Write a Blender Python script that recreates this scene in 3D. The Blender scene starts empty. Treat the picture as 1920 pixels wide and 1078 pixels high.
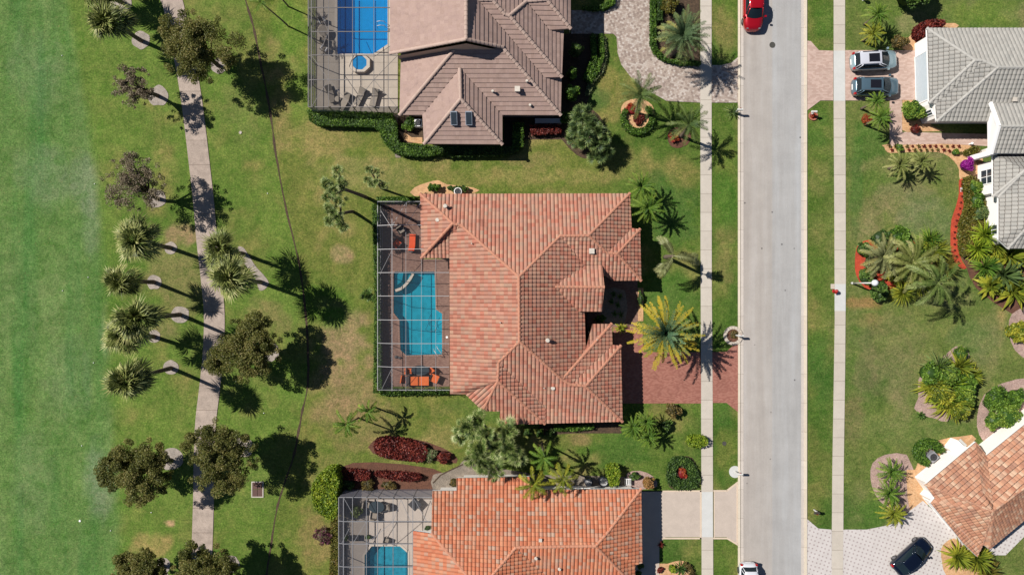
import bpy, math, random
import numpy as np
from mathutils import Vector, Matrix
from mathutils.geometry import tessellate_polygon

# ------------------------------------------------------------------ camera, world, sun
SC = bpy.context.scene
H = 71.1            # drone height in metres; 18 photo pixels to the metre on the ground
PXM = 18.0
COL = bpy.data.collections.new("street_block"); SC.collection.children.link(COL)
cam_d = bpy.data.cameras.new("drone_camera"); cam = bpy.data.objects.new("drone_camera", cam_d)
COL.objects.link(cam); cam.location = (0, 0, H); cam.rotation_euler = (0, 0, 0)
cam_d.angle = 2 * math.atan((1920 / 2 / PXM) / H); cam_d.clip_start = 0.5; cam_d.clip_end = 6000
SC.camera = cam

SUN_EL = math.radians(46.5); SUN_ROT = math.radians(292.5)
w = bpy.data.worlds.new("World"); SC.world = w; w.use_nodes = True
nt = w.node_tree; bg = nt.nodes["Background"]
sky = nt.nodes.new("ShaderNodeTexSky"); sky.sky_type = 'NISHITA'; sky.sun_disc = False
sky.sun_elevation = SUN_EL; sky.sun_rotation = SUN_ROT; sky.air_density = 0.75; sky.dust_density = 0.1; sky.ozone_density = 2.0
nt.links.new(sky.outputs[0], bg.inputs[0]); bg.inputs[1].default_value = 0.05
sd = bpy.data.lights.new("sun", 'SUN'); sd.energy = 5.0; sd.angle = math.radians(0.5); sd.color = (1, 0.955, 0.89)
sun = bpy.data.objects.new("sun", sd); COL.objects.link(sun)
to_sun = Vector((math.cos(SUN_EL) * math.sin(SUN_ROT), math.cos(SUN_EL) * math.cos(SUN_ROT), math.sin(SUN_EL)))
sun.rotation_euler = (-to_sun).to_track_quat('-Z', 'Y').to_euler(); sun.location = to_sun * 200
SC.view_settings.view_transform = 'Standard'; SC.view_settings.look = 'None'
SC.view_settings.exposure = 0.46; SC.view_settings.gamma = 1

# ------------------------------------------------------------------ helpers
KALB = 0.62
def lin(c):
    c = c / 255.0
    return c / 12.92 if c <= 0.04045 else ((c + 0.055) / 1.055) ** 2.4
def C(r, g, b, k=None):
    k = KALB if k is None else k
    return tuple(min(0.85, lin(v) * k) for v in (r, g, b)) + (1.0,)
def P(px, py, z=0.0):
    f = (1 - z / H) / PXM
    return Vector(((px - 960) * f, (539 - py) * f, z))
def P2(px, py, z=0.0):
    v = P(px, py, z); return (v.x, v.y)
def pts(s, z=0.0):
    return [P2(*map(float, t.split(',')), z) for t in s.split()]
def pxs(s):
    return [tuple(map(float, t.split(','))) for t in s.split()]

def new_mat(name):
    m = bpy.data.materials.new(name); m.use_nodes = True
    t = m.node_tree; b = t.nodes["Principled BSDF"]
    return m, t, b
def N(t, kind, **kw):
    n = t.nodes.new(kind)
    for k, v in kw.items(): setattr(n, k, v)
    return n
def ramp(t, stops, inp):
    r = N(t, "ShaderNodeValToRGB"); e = r.color_ramp.elements
    while len(e) > 1: e.remove(e[-1])
    e[0].position = stops[0][0]; e[0].color = stops[0][1]
    for p, c in stops[1:]:
        x = e.new(p); x.color = c
    t.links.new(inp, r.inputs[0]); return r
def noise(t, scale, detail=4, rough=0.6, coord=None, dist=0):
    n = N(t, "ShaderNodeTexNoise"); n.inputs["Scale"].default_value = scale
    n.inputs["Detail"].default_value = detail; n.inputs["Roughness"].default_value = rough
    n.inputs["Distortion"].default_value = dist
    if coord is not None: t.links.new(coord, n.inputs["Vector"])
    return n
def mix(t, a, b, f, mode='MIX'):
    m = N(t, "ShaderNodeMix"); m.data_type = 'RGBA'; m.blend_type = mode
    for s, v in ((m.inputs[6], a), (m.inputs[7], b), (m.inputs[0], f)):
        if hasattr(v, 'is_linked') or isinstance(v, bpy.types.NodeSocket): t.links.new(v, s)
        else: s.default_value = v
    return m.outputs[2]
def bump(t, b, h, strength=0.3, dist=0.02):
    n = N(t, "ShaderNodeBump"); n.inputs["Strength"].default_value = strength; n.inputs["Distance"].default_value = dist
    t.links.new(h, n.inputs["Height"]); t.links.new(n.outputs[0], b.inputs["Normal"])
def plain(name, col, rough=0.6, metal=0.0, var=0.12, scale=3.0, coat=0.0, spec=0.5, bmp=0.0):
    m, t, b = new_mat(name)
    tc = N(t, "ShaderNodeTexCoord"); n = noise(t, scale, 5, 0.65, tc.outputs["Object"])
    lo = tuple(v * (1 - var) for v in col[:3]) + (1,); hi = tuple(min(1, v * (1 + var)) for v in col[:3]) + (1,)
    r = ramp(t, [(0.3, lo), (0.7, hi)], n.outputs[0]); t.links.new(r.outputs[0], b.inputs["Base Color"])
    b.inputs["Roughness"].default_value = rough; b.inputs["Metallic"].default_value = metal
    b.inputs["Coat Weight"].default_value = coat; b.inputs["Specular IOR Level"].default_value = spec
    if bmp: bump(t, b, n.outputs[0], bmp)
    return m
def leafmat(name, cols, transl=0.25, rough=0.55):
    """foliage: the leaf's own random value picks its colour"""
    m, t, b = new_mat(name)
    a = N(t, "ShaderNodeAttribute", attribute_name="rnd")
    k = len(cols); r = ramp(t, [(i / (k - 1), c) for i, c in enumerate(cols)], a.outputs["Fac"])
    t.links.new(r.outputs[0], b.inputs["Base Color"]); b.inputs["Roughness"].default_value = rough
    b.inputs["Specular IOR Level"].default_value = 0.35
    tr = N(t, "ShaderNodeBsdfTranslucent"); t.links.new(r.outputs[0], tr.inputs[0])
    ms = N(t, "ShaderNodeMixShader"); ms.inputs[0].default_value = transl
    t.links.new(b.outputs[0], ms.inputs[1]); t.links.new(tr.outputs[0], ms.inputs[2])
    t.links.new(ms.outputs[0], t.nodes["Material Output"].inputs[0])
    return m

def raw_mesh(name, V, F, mats, rnd=None, smooth=False, mi=None, col=None):
    me = bpy.data.meshes.new(name)
    V = np.asarray(V, dtype=np.float64).reshape(-1, 3)
    if isinstance(F, np.ndarray) and F.ndim == 2:
        nf, k = F.shape
        me.vertices.add(len(V)); me.vertices.foreach_set("co", V.ravel())
        me.loops.add(nf * k); me.loops.foreach_set("vertex_index", F.astype(np.int32).ravel())
        me.polygons.add(nf); me.polygons.foreach_set("loop_start", np.arange(0, nf * k, k, dtype=np.int32))
        me.polygons.foreach_set("loop_total", np.full(nf, k, dtype=np.int32))
        me.update(calc_edges=True)
    else:
        me.from_pydata([tuple(v) for v in V], [], [tuple(int(i) for i in f) for f in F]); me.update()
    if not isinstance(mats, (list, tuple)): mats = [mats]
    for m in mats: me.materials.append(m)
    if mi is not None: me.polygons.foreach_set("material_index", np.asarray(mi, dtype=np.int32))
    if rnd is not None:
        a = me.attributes.new("rnd", 'FLOAT', 'FACE'); a.data.foreach_set("value", np.asarray(rnd, dtype=np.float32))
    if col is not None:
        a = me.attributes.new("tone", 'FLOAT_COLOR', 'POINT'); a.data.foreach_set("color", np.asarray(col, dtype=np.float32).ravel())
    if smooth: me.polygons.foreach_set("use_smooth", np.ones(len(me.polygons), dtype=bool))
    return me

class G:
    """collects faces (any size) with a per-face random value and material slot"""
    def __init__(s): s.V = []; s.F = []; s.R = []; s.M = []; s.n = 0
    def add(s, V, F, r=0.5, m=0):
        V = np.asarray(V, float).reshape(-1, 3); s.V.append(V)
        k = s.n; F = [[i + k for i in f] for f in (F.tolist() if isinstance(F, np.ndarray) else F)]
        s.F += F; s.n += len(V)
        s.R += list(r) if hasattr(r, '__len__') else [r] * len(F)
        s.M += [m] * len(F)
        return s
    def box(s, x0, x1, y0, y1, z0, z1, r=0.5, m=0, M=None):
        V = [(x, y, z) for z in (z0, z1) for x, y in ((x0, y0), (x1, y0), (x1, y1), (x0, y1))]
        if M is not None: V = [tuple(M @ Vector(v)) for v in V]
        return s.add(V, [(3, 2, 1, 0), (4, 5, 6, 7), (0, 1, 5, 4), (1, 2, 6, 5), (2, 3, 7, 6), (3, 0, 4, 7)], r, m)
    def prism(s, poly, z0, z1, r=0.5, m=0, bottom=True):
        n = len(poly); a = sum(poly[i][0] * poly[(i + 1) % n][1] - poly[(i + 1) % n][0] * poly[i][1] for i in range(n))
        if a < 0: poly = poly[::-1]
        V = [(x, y, z0) for x, y in poly] + [(x, y, z1) for x, y in poly]
        F = [tuple(range(n, 2 * n))] + [(i, (i + 1) % n, n + (i + 1) % n, n + i) for i in range(n)]
        if bottom: F.append(tuple(range(n - 1, -1, -1)))
        return s.add(V, F, r, m)
    def bar(s, a, b, w, h=None, r=0.5, m=0):
        """square bar between two points"""
        a = Vector(a); b = Vector(b); d = b - a; L = d.length
        if L < 1e-6: return s
        h = w if h is None else h; q = d.normalized(); up = Vector((0, 0, 1)) if abs(q.z) < 0.95 else Vector((0, 1, 0))
        sx = q.cross(up).normalized(); sy = sx.cross(q)
        V = [a + sx * i * w / 2 + sy * j * h / 2 + q * k * L for k in (0, 1) for i, j in ((-1, -1), (1, -1), (1, 1), (-1, 1))]
        return s.add(V, [(0, 1, 2, 3), (7, 6, 5, 4), (0, 4, 5, 1), (1, 5, 6, 2), (2, 6, 7, 3), (3, 7, 4, 0)], r, m)
    def tube(s, path, rad, seg=8, r=0.5, m=0, cap=True):
        path = [Vector(p) for p in path]; n = len(path)
        rad = rad if hasattr(rad, '__len__') else [rad] * n
        V = []; 
        for i, p in enumerate(path):
            d = (path[min(i + 1, n - 1)] - path[max(i - 1, 0)]).normalized()
            up = Vector((0, 0, 1)) if abs(d.z) < 0.9 else Vector((0, 1, 0))
            a = d.cross(up).normalized(); b = a.cross(d)
            for k in range(seg):
                t = 2 * math.pi * k / seg; V.append(p + (a * math.cos(t) + b * math.sin(t)) * rad[i])
        F = [(i * seg + k, i * seg + (k + 1) % seg, (i + 1) * seg + (k + 1) % seg, (i + 1) * seg + k) for i in range(n - 1) for k in range(seg)]
        if cap: F += [tuple(range(seg - 1, -1, -1)), tuple(range((n - 1) * seg, n * seg))]
        return s.add(V, F, r, m)
    def cyl(s, x, y, z0, z1, r0, r1=None, seg=16, r=0.5, m=0):
        r1 = r0 if r1 is None else r1
        return s.tube([(x, y, z0), (x, y, z1)], [r0, r1], seg, r, m)
    def sphere(s, c, rx, ry=None, rz=None, seg=12, ring=8, r=0.5, m=0):
        ry = ry or rx; rz = rz or rx; V = []; F = []
        for i in range(ring + 1):
            a = math.pi * i / ring
            for k in range(seg):
                t = 2 * math.pi * k / seg
                V.append((c[0] + rx * math.sin(a) * math.cos(t), c[1] + ry * math.sin(a) * math.sin(t), c[2] + rz * math.cos(a)))
        for i in range(ring):
            for k in range(seg): F.append((i * seg + k, (i + 1) * seg + k, (i + 1) * seg + (k + 1) % seg, i * seg + (k + 1) % seg))
        return s.add(V, F, r, m)
    def mesh(s, name, mats, off=(0, 0, 0), smooth=False):
        V = np.concatenate(s.V) - np.array(off)
        return raw_mesh(name, V, s.F, mats, s.R, smooth, s.M)

LOC = {}
def setp(o, label=None, cat=None, group=None, kind=None):
    if label: o["label"] = label
    if cat: o["category"] = cat
    if group: o["group"] = group
    if kind: o["kind"] = kind
    return o
def thing(name, label, cat, loc, group=None):
    o = bpy.data.objects.new(name, None); COL.objects.link(o); o.empty_display_size = 0.3
    o.location = loc; LOC[o.name] = Vector(loc); return setp(o, label, cat, group)
def part(name, g, mats, parent, smooth=False):
    """a mesh (world coordinates) under a thing or a part"""
    L = LOC[parent.name]
    me = g.mesh(name, mats, L, smooth) if isinstance(g, G) else g
    o = bpy.data.objects.new(name, me); COL.objects.link(o); o.parent = parent; LOC[o.name] = L
    return o
def lpart(name, me, parent, loc=(0, 0, 0), rot=(0, 0, 0), sc=(1, 1, 1)):
    """a mesh in its own coordinates under a thing"""
    o = bpy.data.objects.new(name, me); COL.objects.link(o); o.parent = parent
    o.location = loc; o.rotation_euler = rot; o.scale = sc; return o
def single(name, g, mats, loc, label, cat, group=None, smooth=False):
    me = g.mesh(name, mats, loc, smooth) if isinstance(g, G) else g
    o = bpy.data.objects.new(name, me); COL.objects.link(o); o.location = loc; LOC[o.name] = Vector(loc)
    return setp(o, label, cat, group)
def struct(name, g, mats):
    me = g.mesh(name, mats) if isinstance(g, G) else g
    o = bpy.data.objects.new(name, me); COL.objects.link(o); o["kind"] = "structure"; LOC[o.name] = Vector((0, 0, 0)); return o
def tree_copy(o, parent=None):
    c = o.copy(); COL.objects.link(c); c.parent = parent
    for ch in o.children: tree_copy(ch, c)
    return c

def inside(poly, X, Y):
    r = np.zeros(X.shape, bool); n = len(poly)
    for i in range(n):
        x0, y0 = poly[i]; x1, y1 = poly[(i + 1) % n]
        c = ((y0 > Y) != (y1 > Y))
        with np.errstate(divide='ignore', invalid='ignore'):
            r ^= c & (X < (x1 - x0) * (Y - y0) / ((y1 - y0) if y1 != y0 else 1e-12) + x0)
    return r
def offset_poly(poly, d):
    """inset (d>0) a polygon"""
    n = len(poly); a = sum(poly[i][0] * poly[(i + 1) % n][1] - poly[(i + 1) % n][0] * poly[i][1] for i in range(n))
    if a < 0: poly = poly[::-1]
    out = []
    for i in range(n):
        p0 = Vector(poly[i - 1]); p1 = Vector(poly[i]); p2 = Vector(poly[(i + 1) % n])
        e1 = (p1 - p0).normalized(); e2 = (p2 - p1).normalized()
        n1 = Vector((-e1.y, e1.x)); n2 = Vector((-e2.y, e2.x)); b = (n1 + n2)
        k = b.length_squared
        q = p1 + (b * (2 * d / k) if k > 0.2 else n1 * d)
        out.append((q.x, q.y))
    return out
def smooth_closed(poly, k=3):
    """Catmull-Rom through the points of a closed outline"""
    n = len(poly); out = []
    for i in range(n):
        p0, p1, p2, p3 = [Vector(poly[(i + j) % n]) for j in (-1, 0, 1, 2)]
        for s in range(k):
            t = s / k
            q = 0.5 * ((2 * p1) + (-p0 + p2) * t + (2 * p0 - 5 * p1 + 4 * p2 - p3) * t * t + (-p0 + 3 * p1 - 3 * p2 + p3) * t ** 3)
            out.append((q.x, q.y))
    return out
RNG = np.random.default_rng(7); random.seed(7)
def vnoise(X, Y, scale, seed, octaves=3):
    """smooth value noise 0..1 on numpy arrays"""
    out = np.zeros(X.shape); amp = 1; tot = 0
    for o in range(octaves):
        r = np.random.default_rng(seed + o * 17).random((256, 256))
        x = X / scale + 1000.37; y = Y / scale + 1000.11
        xi = np.floor(x).astype(int); yi = np.floor(y).astype(int); fx = x - xi; fy = y - yi
        fx = fx * fx * (3 - 2 * fx); fy = fy * fy * (3 - 2 * fy)
        a = r[xi % 256, yi % 256]; b = r[(xi + 1) % 256, yi % 256]; c = r[xi % 256, (yi + 1) % 256]; d = r[(xi + 1) % 256, (yi + 1) % 256]
        out += amp * ((a * (1 - fx) + b * fx) * (1 - fy) + (c * (1 - fx) + d * fx) * fy)
        tot += amp; amp *= 0.55; scale = scale / 2
    return out / tot

# ------------------------------------------------------------------ grass tone of the whole lot
FAIR = [(-400, 100), (0, 128), (200, 160), (400, 186), (600, 196), (800, 212), (1078, 224), (1500, 240)]
TREN = [(-300, 400), (-60, 444), (0, 460), (50, 475), (110, 487), (200, 505), (280, 516), (350, 528), (420, 543), (490, 560), (560, 570), (640, 577), (720, 577), (780, 565), (850, 552), (900, 535), (960, 518), (1030, 507), (1078, 500), (1200, 490), (1500, 480)]
def L3(r, g, b): return np.array([lin(r), lin(g), lin(b)]) * KALB
# dry or lush patches of the grass: centre, radii (photo px), colour, weight
BL = [(330, 520, 60, 70, (150, 135, 92), .45), (345, 440, 30, 20, (165, 140, 105), .6), (300, 615, 40, 25, (150, 135, 95), .4), (500, 600, 50, 30, (150, 138, 90), .5),
      (280, 1020, 35, 22, (170, 150, 95), .6), (320, 980, 10, 6, (190, 160, 120), .8), (640, 640, 50, 65, (166, 140, 108), .62), (650, 720, 65, 50, (158, 136, 98), .55), (560, 650, 20, 60, (120, 124, 66), .3), (625, 770, 50, 30, (156, 134, 96), .5),
      (620, 570, 50, 30, (85, 125, 40), .5), (640, 475, 18, 14, (165, 145, 105), .7), (625, 600, 25, 20, (85, 135, 35), .6), (680, 800, 60, 40, (150, 130, 90), .4),
      (640, 880, 50, 30, (140, 135, 80), .4), (590, 1010, 40, 50, (150, 130, 85), .5), (560, 870, 60, 60, (128, 126, 68), .4), (600, 260, 70, 40, (165, 148, 95), .5), (680, 320, 90, 35, (150, 145, 90), .5),
      (980, 330, 140, 18, (150, 142, 85), .55), (1000, 300, 60, 14, (160, 140, 95), .4), (860, 335, 80, 18, (140, 138, 75), .4), (1180, 310, 60, 30, (140, 135, 78), .5),
      (1150, 160, 22, 40, (150, 140, 80), .55), (1140, 215, 25, 18, (160, 145, 88), .55), (1120, 190, 25, 20, (75, 110, 55), .5), (1290, 330, 25, 20, (140, 135, 75), .5), (1240, 340, 40, 25, (72, 108, 50), .5),
      (1265, 540, 50, 40, (75, 115, 45), .5), (1265, 400, 40, 60, (70, 108, 48), .5), (1245, 560, 50, 20, (92, 118, 55), .4),
      (1360, 60, 20, 50, (150, 140, 85), .5), (1360, 300, 18, 30, (120, 130, 60), .4), (1360, 480, 20, 60, (140, 130, 80), .5), (1360, 380, 20, 50, (72, 118, 40), .5), (1360, 740, 20, 60, (70, 115, 45), .4), (1360, 850, 20, 40, (120, 128, 60), .5),
      (1536, 330, 20, 30, (130, 130, 75), .5), (1536, 430, 20, 30, (120, 125, 70), .4), (1540, 600, 18, 30, (110, 130, 60), .3), (1536, 250, 20, 40, (80, 120, 50), .4), (1536, 700, 20, 80, (80, 118, 50), .4), (1536, 890, 20, 60, (120, 125, 65), .4),
      (1650, 340, 40, 30, (88, 122, 50), .4), (1700, 380, 60, 40, (140, 135, 95), .5), (1650, 400, 50, 30, (135, 132, 85), .5), (1740, 420, 50, 50, (112, 132, 88), .4), (1630, 270, 30, 40, (70, 115, 45), .5), (1605, 350, 12, 100, (72, 115, 50), .5),
      (1620, 570, 30, 14, (165, 130, 85), .7), (1625, 600, 30, 16, (150, 130, 85), .5), (1680, 640, 60, 50, (132, 132, 85), .4), (1700, 700, 50, 50, (130, 130, 85), .4), (1620, 680, 20, 60, (128, 120, 85), .4), (1600, 780, 20, 40, (135, 118, 85), .4), (1610, 620, 20, 50, (85, 115, 55), .4),
      (1880, 590, 14, 30, (185, 155, 105), .6), (1830, 640, 50, 40, (105, 128, 72), .5), (1700, 800, 100, 30, (108, 125, 68), .4), (1650, 880, 25, 60, (95, 120, 52), .4), (1640, 960, 40, 30, (72, 115, 42), .5), (1790, 270, 10, 10, (90, 120, 60), .3),
      (1660, 20, 60, 20, (110, 130, 60), .4), (1720, 45, 40, 25, (150, 145, 100), .5), (1850, 25, 80, 25, (118, 142, 60), .5), (1545, 40, 20, 30, (80, 120, 45), .5),
      (950, 770, 120, 30, (70, 112, 45), .5), (900, 760, 50, 20, (110, 125, 60), .4), (1150, 840, 60, 40, (72, 112, 45), .5), (1090, 825, 22, 14, (150, 130, 88), .6), (1270, 1010, 50, 25, (95, 120, 55), .4), (1290, 870, 20, 40, (110, 120, 60), .3),
      (455, 200, 40, 60, (125, 128, 75), .3), (540, 60, 30, 90, (100, 138, 50), .5), (560, 180, 20, 60, (108, 145, 55), .4), (540, 130, 30, 20, (140, 140, 80), .3), (380, 620, 30, 60, (120, 130, 65), .2), (490, 900, 40, 60, (108, 128, 62), .3)]
def grass(X, Y):
    """real colour of the turf at world x,y"""
    px = 960 + X * PXM; py = 539 - Y * PXM
    n1 = vnoise(X, Y, 9, 1); n2 = vnoise(X, Y, 3.2, 40); n3 = vnoise(X, Y, 1.1, 90, 2)
    xf = np.interp(py, [a for a, b in FAIR], [b for a, b in FAIR]) + (n2 - .5) * 16 + (n3 - .5) * 8
    xt = np.interp(py, [a for a, b in TREN], [b for a, b in TREN])
    def blend(base, c, wgt): return base * (1 - wgt[..., None]) + np.asarray(c) * wgt[..., None]
    rough = np.ones(X.shape + (3,)) * L3(106, 130, 56)
    rough = blend(rough, L3(90, 118, 46), np.clip((n1 - .47) * 3 + (n2 - .5) * 1.5, 0, 1)); rough = blend(rough, L3(142, 136, 78), np.clip((n2 - .55) * 2.6, 0, .7))
    mid = np.ones(X.shape + (3,)) * L3(114, 124, 58)
    mid = blend(mid, L3(86, 114, 42), np.clip((n1 - .48) * 3 + (n2 - .5) * 1.5, 0, 1)); mid = blend(mid, L3(160, 143, 92), np.clip((n2 - .58) * 3, 0, .8))
    front = np.ones(X.shape + (3,)) * L3(92, 116, 48)
    front = blend(front, L3(64, 98, 36), np.clip((n1 - .45) * 3, 0, 1)); front = blend(front, L3(138, 133, 76), np.clip((n2 - .56) * 3.2, 0, .85))
    right = np.ones(X.shape + (3,)) * L3(108, 122, 62)
    right = blend(right, L3(76, 108, 46), np.clip((n1 - .5) * 3, 0, 1)); right = blend(right, L3(138, 134, 90), np.clip((n2 - .56) * 3, 0, .8))
    out = rough
    out = blend(out, mid, np.clip((px - xt) / 3, 0, 1)) if False else out * (1 - np.clip((px - xt) / 3, 0, 1)[..., None]) + mid * np.clip((px - xt) / 3, 0, 1)[..., None]
    for reg, x0, wd in ((front, 1080 + (n1 - .5) * 120, 90), (right, 1540, 40)):
        k = np.clip((px - x0) / wd, 0, 1)[..., None]; out = out * (1 - k) + reg * k
    for bx, by, rx, ry, c, wt in BL:
        d = ((px - bx) / rx) ** 2 + ((py - by) / ry) ** 2 + (n3 - .5) * 2.0 + (n2 - .5) * 2.0
        k = np.clip(1.45 - d, 0, 1) * wt * 1.12
        out = blend(out, L3(*c), k)
    # mown fairway: bluer turf with wear streaks running along it
    st = vnoise(X * 1.0, Y * 0.18, 1.6, 200); fair = np.ones(X.shape + (3,)) * L3(98, 131, 67)
    fair = blend(fair, L3(114, 140, 82), np.clip((st - .45) * 2, 0, .7)); fair = blend(fair, L3(72, 122, 58), np.clip((vnoise(X * 1.6, Y * .12, 2.2, 300) - .4) * 2.4, 0, .8))
    for bx, by, rx, ry, wt in ((160, 340, 35, 60, .7), (90, 330, 60, 60, .4), (190, 900, 38, 70, .7), (170, 420, 20, 60, .5), (120, 700, 50, 90, .25), (60, 900, 40, 100, .2), (200, 620, 10, 50, .5), (70, 130, 50, 80, .25)):
        d = ((px - bx) / rx) ** 2 + ((py - by) / ry) ** 2 + (n3 - .5) * .8 + (st - .5) * 2
        fair = blend(fair, L3(124, 142, 106), np.clip(1.2 - d, 0, 1) * wt)
    k = np.clip((xf + 12 - px) / 20, 0, 1)
    out = out * (1 - k[..., None]) + fair * k[..., None]
    lip = np.exp(-((px - xf - 14) / 12) ** 2) * (.18 + .25 * n2); out = blend(out, L3(96, 132, 52), lip)
    out = out * (0.84 + 0.32 * n3[..., None])
    return out
def turf_mat(name):
    m, t, b = new_mat(name)
    a = N(t, "ShaderNodeAttribute", attribute_name="tone"); tc = N(t, "ShaderNodeTexCoord"); o = tc.outputs["Object"]
    n1 = noise(t, 6.5, 4, 0.7, o); n2 = noise(t, 2.6, 8, 0.78, o, 0.4); n3 = noise(t, .8, 8, .78, o, .8); n4 = noise(t, 3.4, 6, .8, o)
    r1 = ramp(t, [(0.25, (.45, .48, .42, 1)), (0.5, (1, 1, 1, 1)), (0.75, (1.7, 1.6, 1.5, 1))], n1.outputs[0])
    r2 = ramp(t, [(0.3, (.62, .68, .58, 1)), (.5, (1, 1, 1, 1)), (0.7, (1.45, 1.36, 1.4, 1))], n2.outputs[0])
    r3 = ramp(t, [(0.36, (.66, .82, .6, 1)), (.5, (1, 1, 1, 1)), (0.64, (1.32, 1.14, 1.3, 1))], n3.outputs[0])
    c = a.outputs["Color"]
    for r in (r1, r2, r3): c = mix(t, c, r.outputs[0], 1.0, 'MULTIPLY')
    st = ramp(t, [(.56, (0, 0, 0, 1)), (.70, (.42, .42, .42, 1))], n4.outputs[0])      # dead straw among the blades
    c = mix(t, c, C(178, 158, 108), st.outputs[0])
    t.links.new(c, b.inputs["Base Color"]); b.inputs["Roughness"].default_value = 0.9; b.inputs["Specular IOR Level"].default_value = 0.12
    bump(t, b, n2.outputs[0], 0.6, 0.08)
    return m
M_TURF = turf_mat("turf")
def sheet(name, xs, ys, z, keep=None):
    X, Y = np.meshgrid(xs, ys, indexing='ij'); col = grass(X, Y)
    V = np.stack([X, Y, np.full(X.shape, z)], -1).reshape(-1, 3); nx, ny = X.shape
    I = np.arange(nx * ny).reshape(nx, ny); F = np.stack([I[:-1, :-1], I[1:, :-1], I[1:, 1:], I[:-1, 1:]], -1).reshape(-1, 4)
    if keep is not None:
        k = keep(X, Y).reshape(-1); F = F[k[F].all(1)]
    cc = np.concatenate([col, np.ones(col.shape[:2] + (1,))], -1).reshape(-1, 4)
    return struct(name, raw_mesh(name, V, F, M_TURF, col=cc), M_TURF)
far = [150, 400, 900, 1600, 2500]
xs = np.array([-v for v in far[::-1]] + [-100, -80] + list(np.arange(-68, 68.01, 0.3)) + [80, 100] + far)
ys = np.array([-v for v in far[::-1]] + [-80, -60] + list(np.arange(-40, 40.01, 0.3)) + [60, 80] + far)
POOLS = [pts("633,-60 727,-60 727,84 700,102 633,102"), pts("741,509 815,509 817,580 829,588 829,664 762,666 751,656 749,600 738,586 738,512"), pts("684,1040 697,1023 750,1023 764,1035 764,1200 684,1200")]
def no_pool(X, Y):
    k = np.ones(X.shape, bool)
    for p in POOLS: k &= ~inside(p, X, Y)
    return k
sheet("lawn", xs, ys, 0.0, no_pool)
fx = np.interp
def fair_keep(X, Y):
    px = 960 + X * PXM; py = 539 - Y * PXM
    return px < np.interp(py, [a for a, b in FAIR], [b for a, b in FAIR]) + 12
sheet("fairway", np.arange(-90, -38, 0.3), np.arange(-45, 45, 0.3), 0.004, fair_keep)
# ------------------------------------------------------------------ paving materials
def concrete(name, c, var=0.12, joint=None, stain=0.25):
    m, t, b = new_mat(name); tc = N(t, "ShaderNodeTexCoord"); o = tc.outputs["Object"]
    n1 = noise(t, 1.2, 6, 0.7, o, .4); n2 = noise(t, 14, 4, 0.7, o)
    lo = tuple(v * (1 - var) for v in c[:3]) + (1,); hi = tuple(v * (1 + var) for v in c[:3]) + (1,)
    r = ramp(t, [(0.3, lo), (0.65, hi)], n1.outputs[0]); r2 = ramp(t, [(0.25, (1 - stain,) * 3 + (1,)), (0.6, (1, 1, 1, 1))], n2.outputs[0])
    cc = mix(t, r.outputs[0], r2.outputs[0], 1, 'MULTIPLY')
    if joint:
        br = N(t, "ShaderNodeTexBrick"); br.offset = joint[3] if len(joint) > 3 else 0.0
        br.inputs["Color1"].default_value = (1, 1, 1, 1); br.inputs["Color2"].default_value = (.9, .89, .88, 1); br.inputs["Mortar"].default_value = (.62, .6, .58, 1)
        br.inputs["Scale"].default_value = 1; br.inputs["Mortar Size"].default_value = joint[2]; br.inputs["Brick Width"].default_value = joint[0]; br.inputs["Row Height"].default_value = joint[1]
        br.inputs["Bias"].default_value = -.3
        t.links.new(o, br.inputs["Vector"]); cc = mix(t, cc, br.outputs[0], 1, 'MULTIPLY')
    t.links.new(cc, b.inputs["Base Color"]); b.inputs["Roughness"].default_value = 0.85; b.inputs["Specular IOR Level"].default_value = .25
    bump(t, b, n2.outputs[0], .15, .01); return m
def pavers(name, cols, bw, rh, mortar, mcol, rot=0.0, scale_noise=1.0, off=.5, spread=0.5):
    """pavers of mixed colours: brick texture cells toned by a second, larger-scale noise"""
    m, t, b = new_mat(name); tc = N(t, "ShaderNodeTexCoord"); mp = N(t, "ShaderNodeMapping"); mp.inputs["Rotation"].default_value = (0, 0, rot)
    t.links.new(tc.outputs["Object"], mp.inputs["Vector"]); o = mp.outputs[0]
    br = N(t, "ShaderNodeTexBrick"); br.offset = off
    br.inputs["Color1"].default_value = (0, 0, 0, 1); br.inputs["Color2"].default_value = (1, 1, 1, 1); br.inputs["Mortar"].default_value = (.5, .5, .5, 1)
    br.inputs["Scale"].default_value = 1; br.inputs["Mortar Size"].default_value = 0; br.inputs["Brick Width"].default_value = bw; br.inputs["Row Height"].default_value = rh
    t.links.new(o, br.inputs["Vector"])
    k = len(cols); r = ramp(t, [((.5 - spread / 2) + spread * i / (k - 1), c) for i, c in enumerate(cols)], br.outputs[0])
    br2 = N(t, "ShaderNodeTexBrick"); br2.offset = off
    br2.inputs["Color1"].default_value = (1, 1, 1, 1); br2.inputs["Color2"].default_value = (1, 1, 1, 1); br2.inputs["Mortar"].default_value = mcol
    br2.inputs["Scale"].default_value = 1; br2.inputs["Mortar Size"].default_value = mortar; br2.inputs["Brick Width"].default_value = bw; br2.inputs["Row Height"].default_value = rh
    t.links.new(o, br2.inputs["Vector"]); c = mix(t, r.outputs[0], br2.outputs[0], 1, 'MULTIPLY')
    n = noise(t, .7 * scale_noise, 6, .7, o); rr = ramp(t, [(0.3, (.86, .85, .84, 1)), (.7, (1.1, 1.1, 1.1, 1))], n.outputs[0])
    c = mix(t, c, rr.outputs[0], 1, 'MULTIPLY')
    t.links.new(c, b.inputs["Base Color"]); b.inputs["Roughness"].default_value = .85; b.inputs["Specular IOR Level"].default_value = .25
    return m
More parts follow.
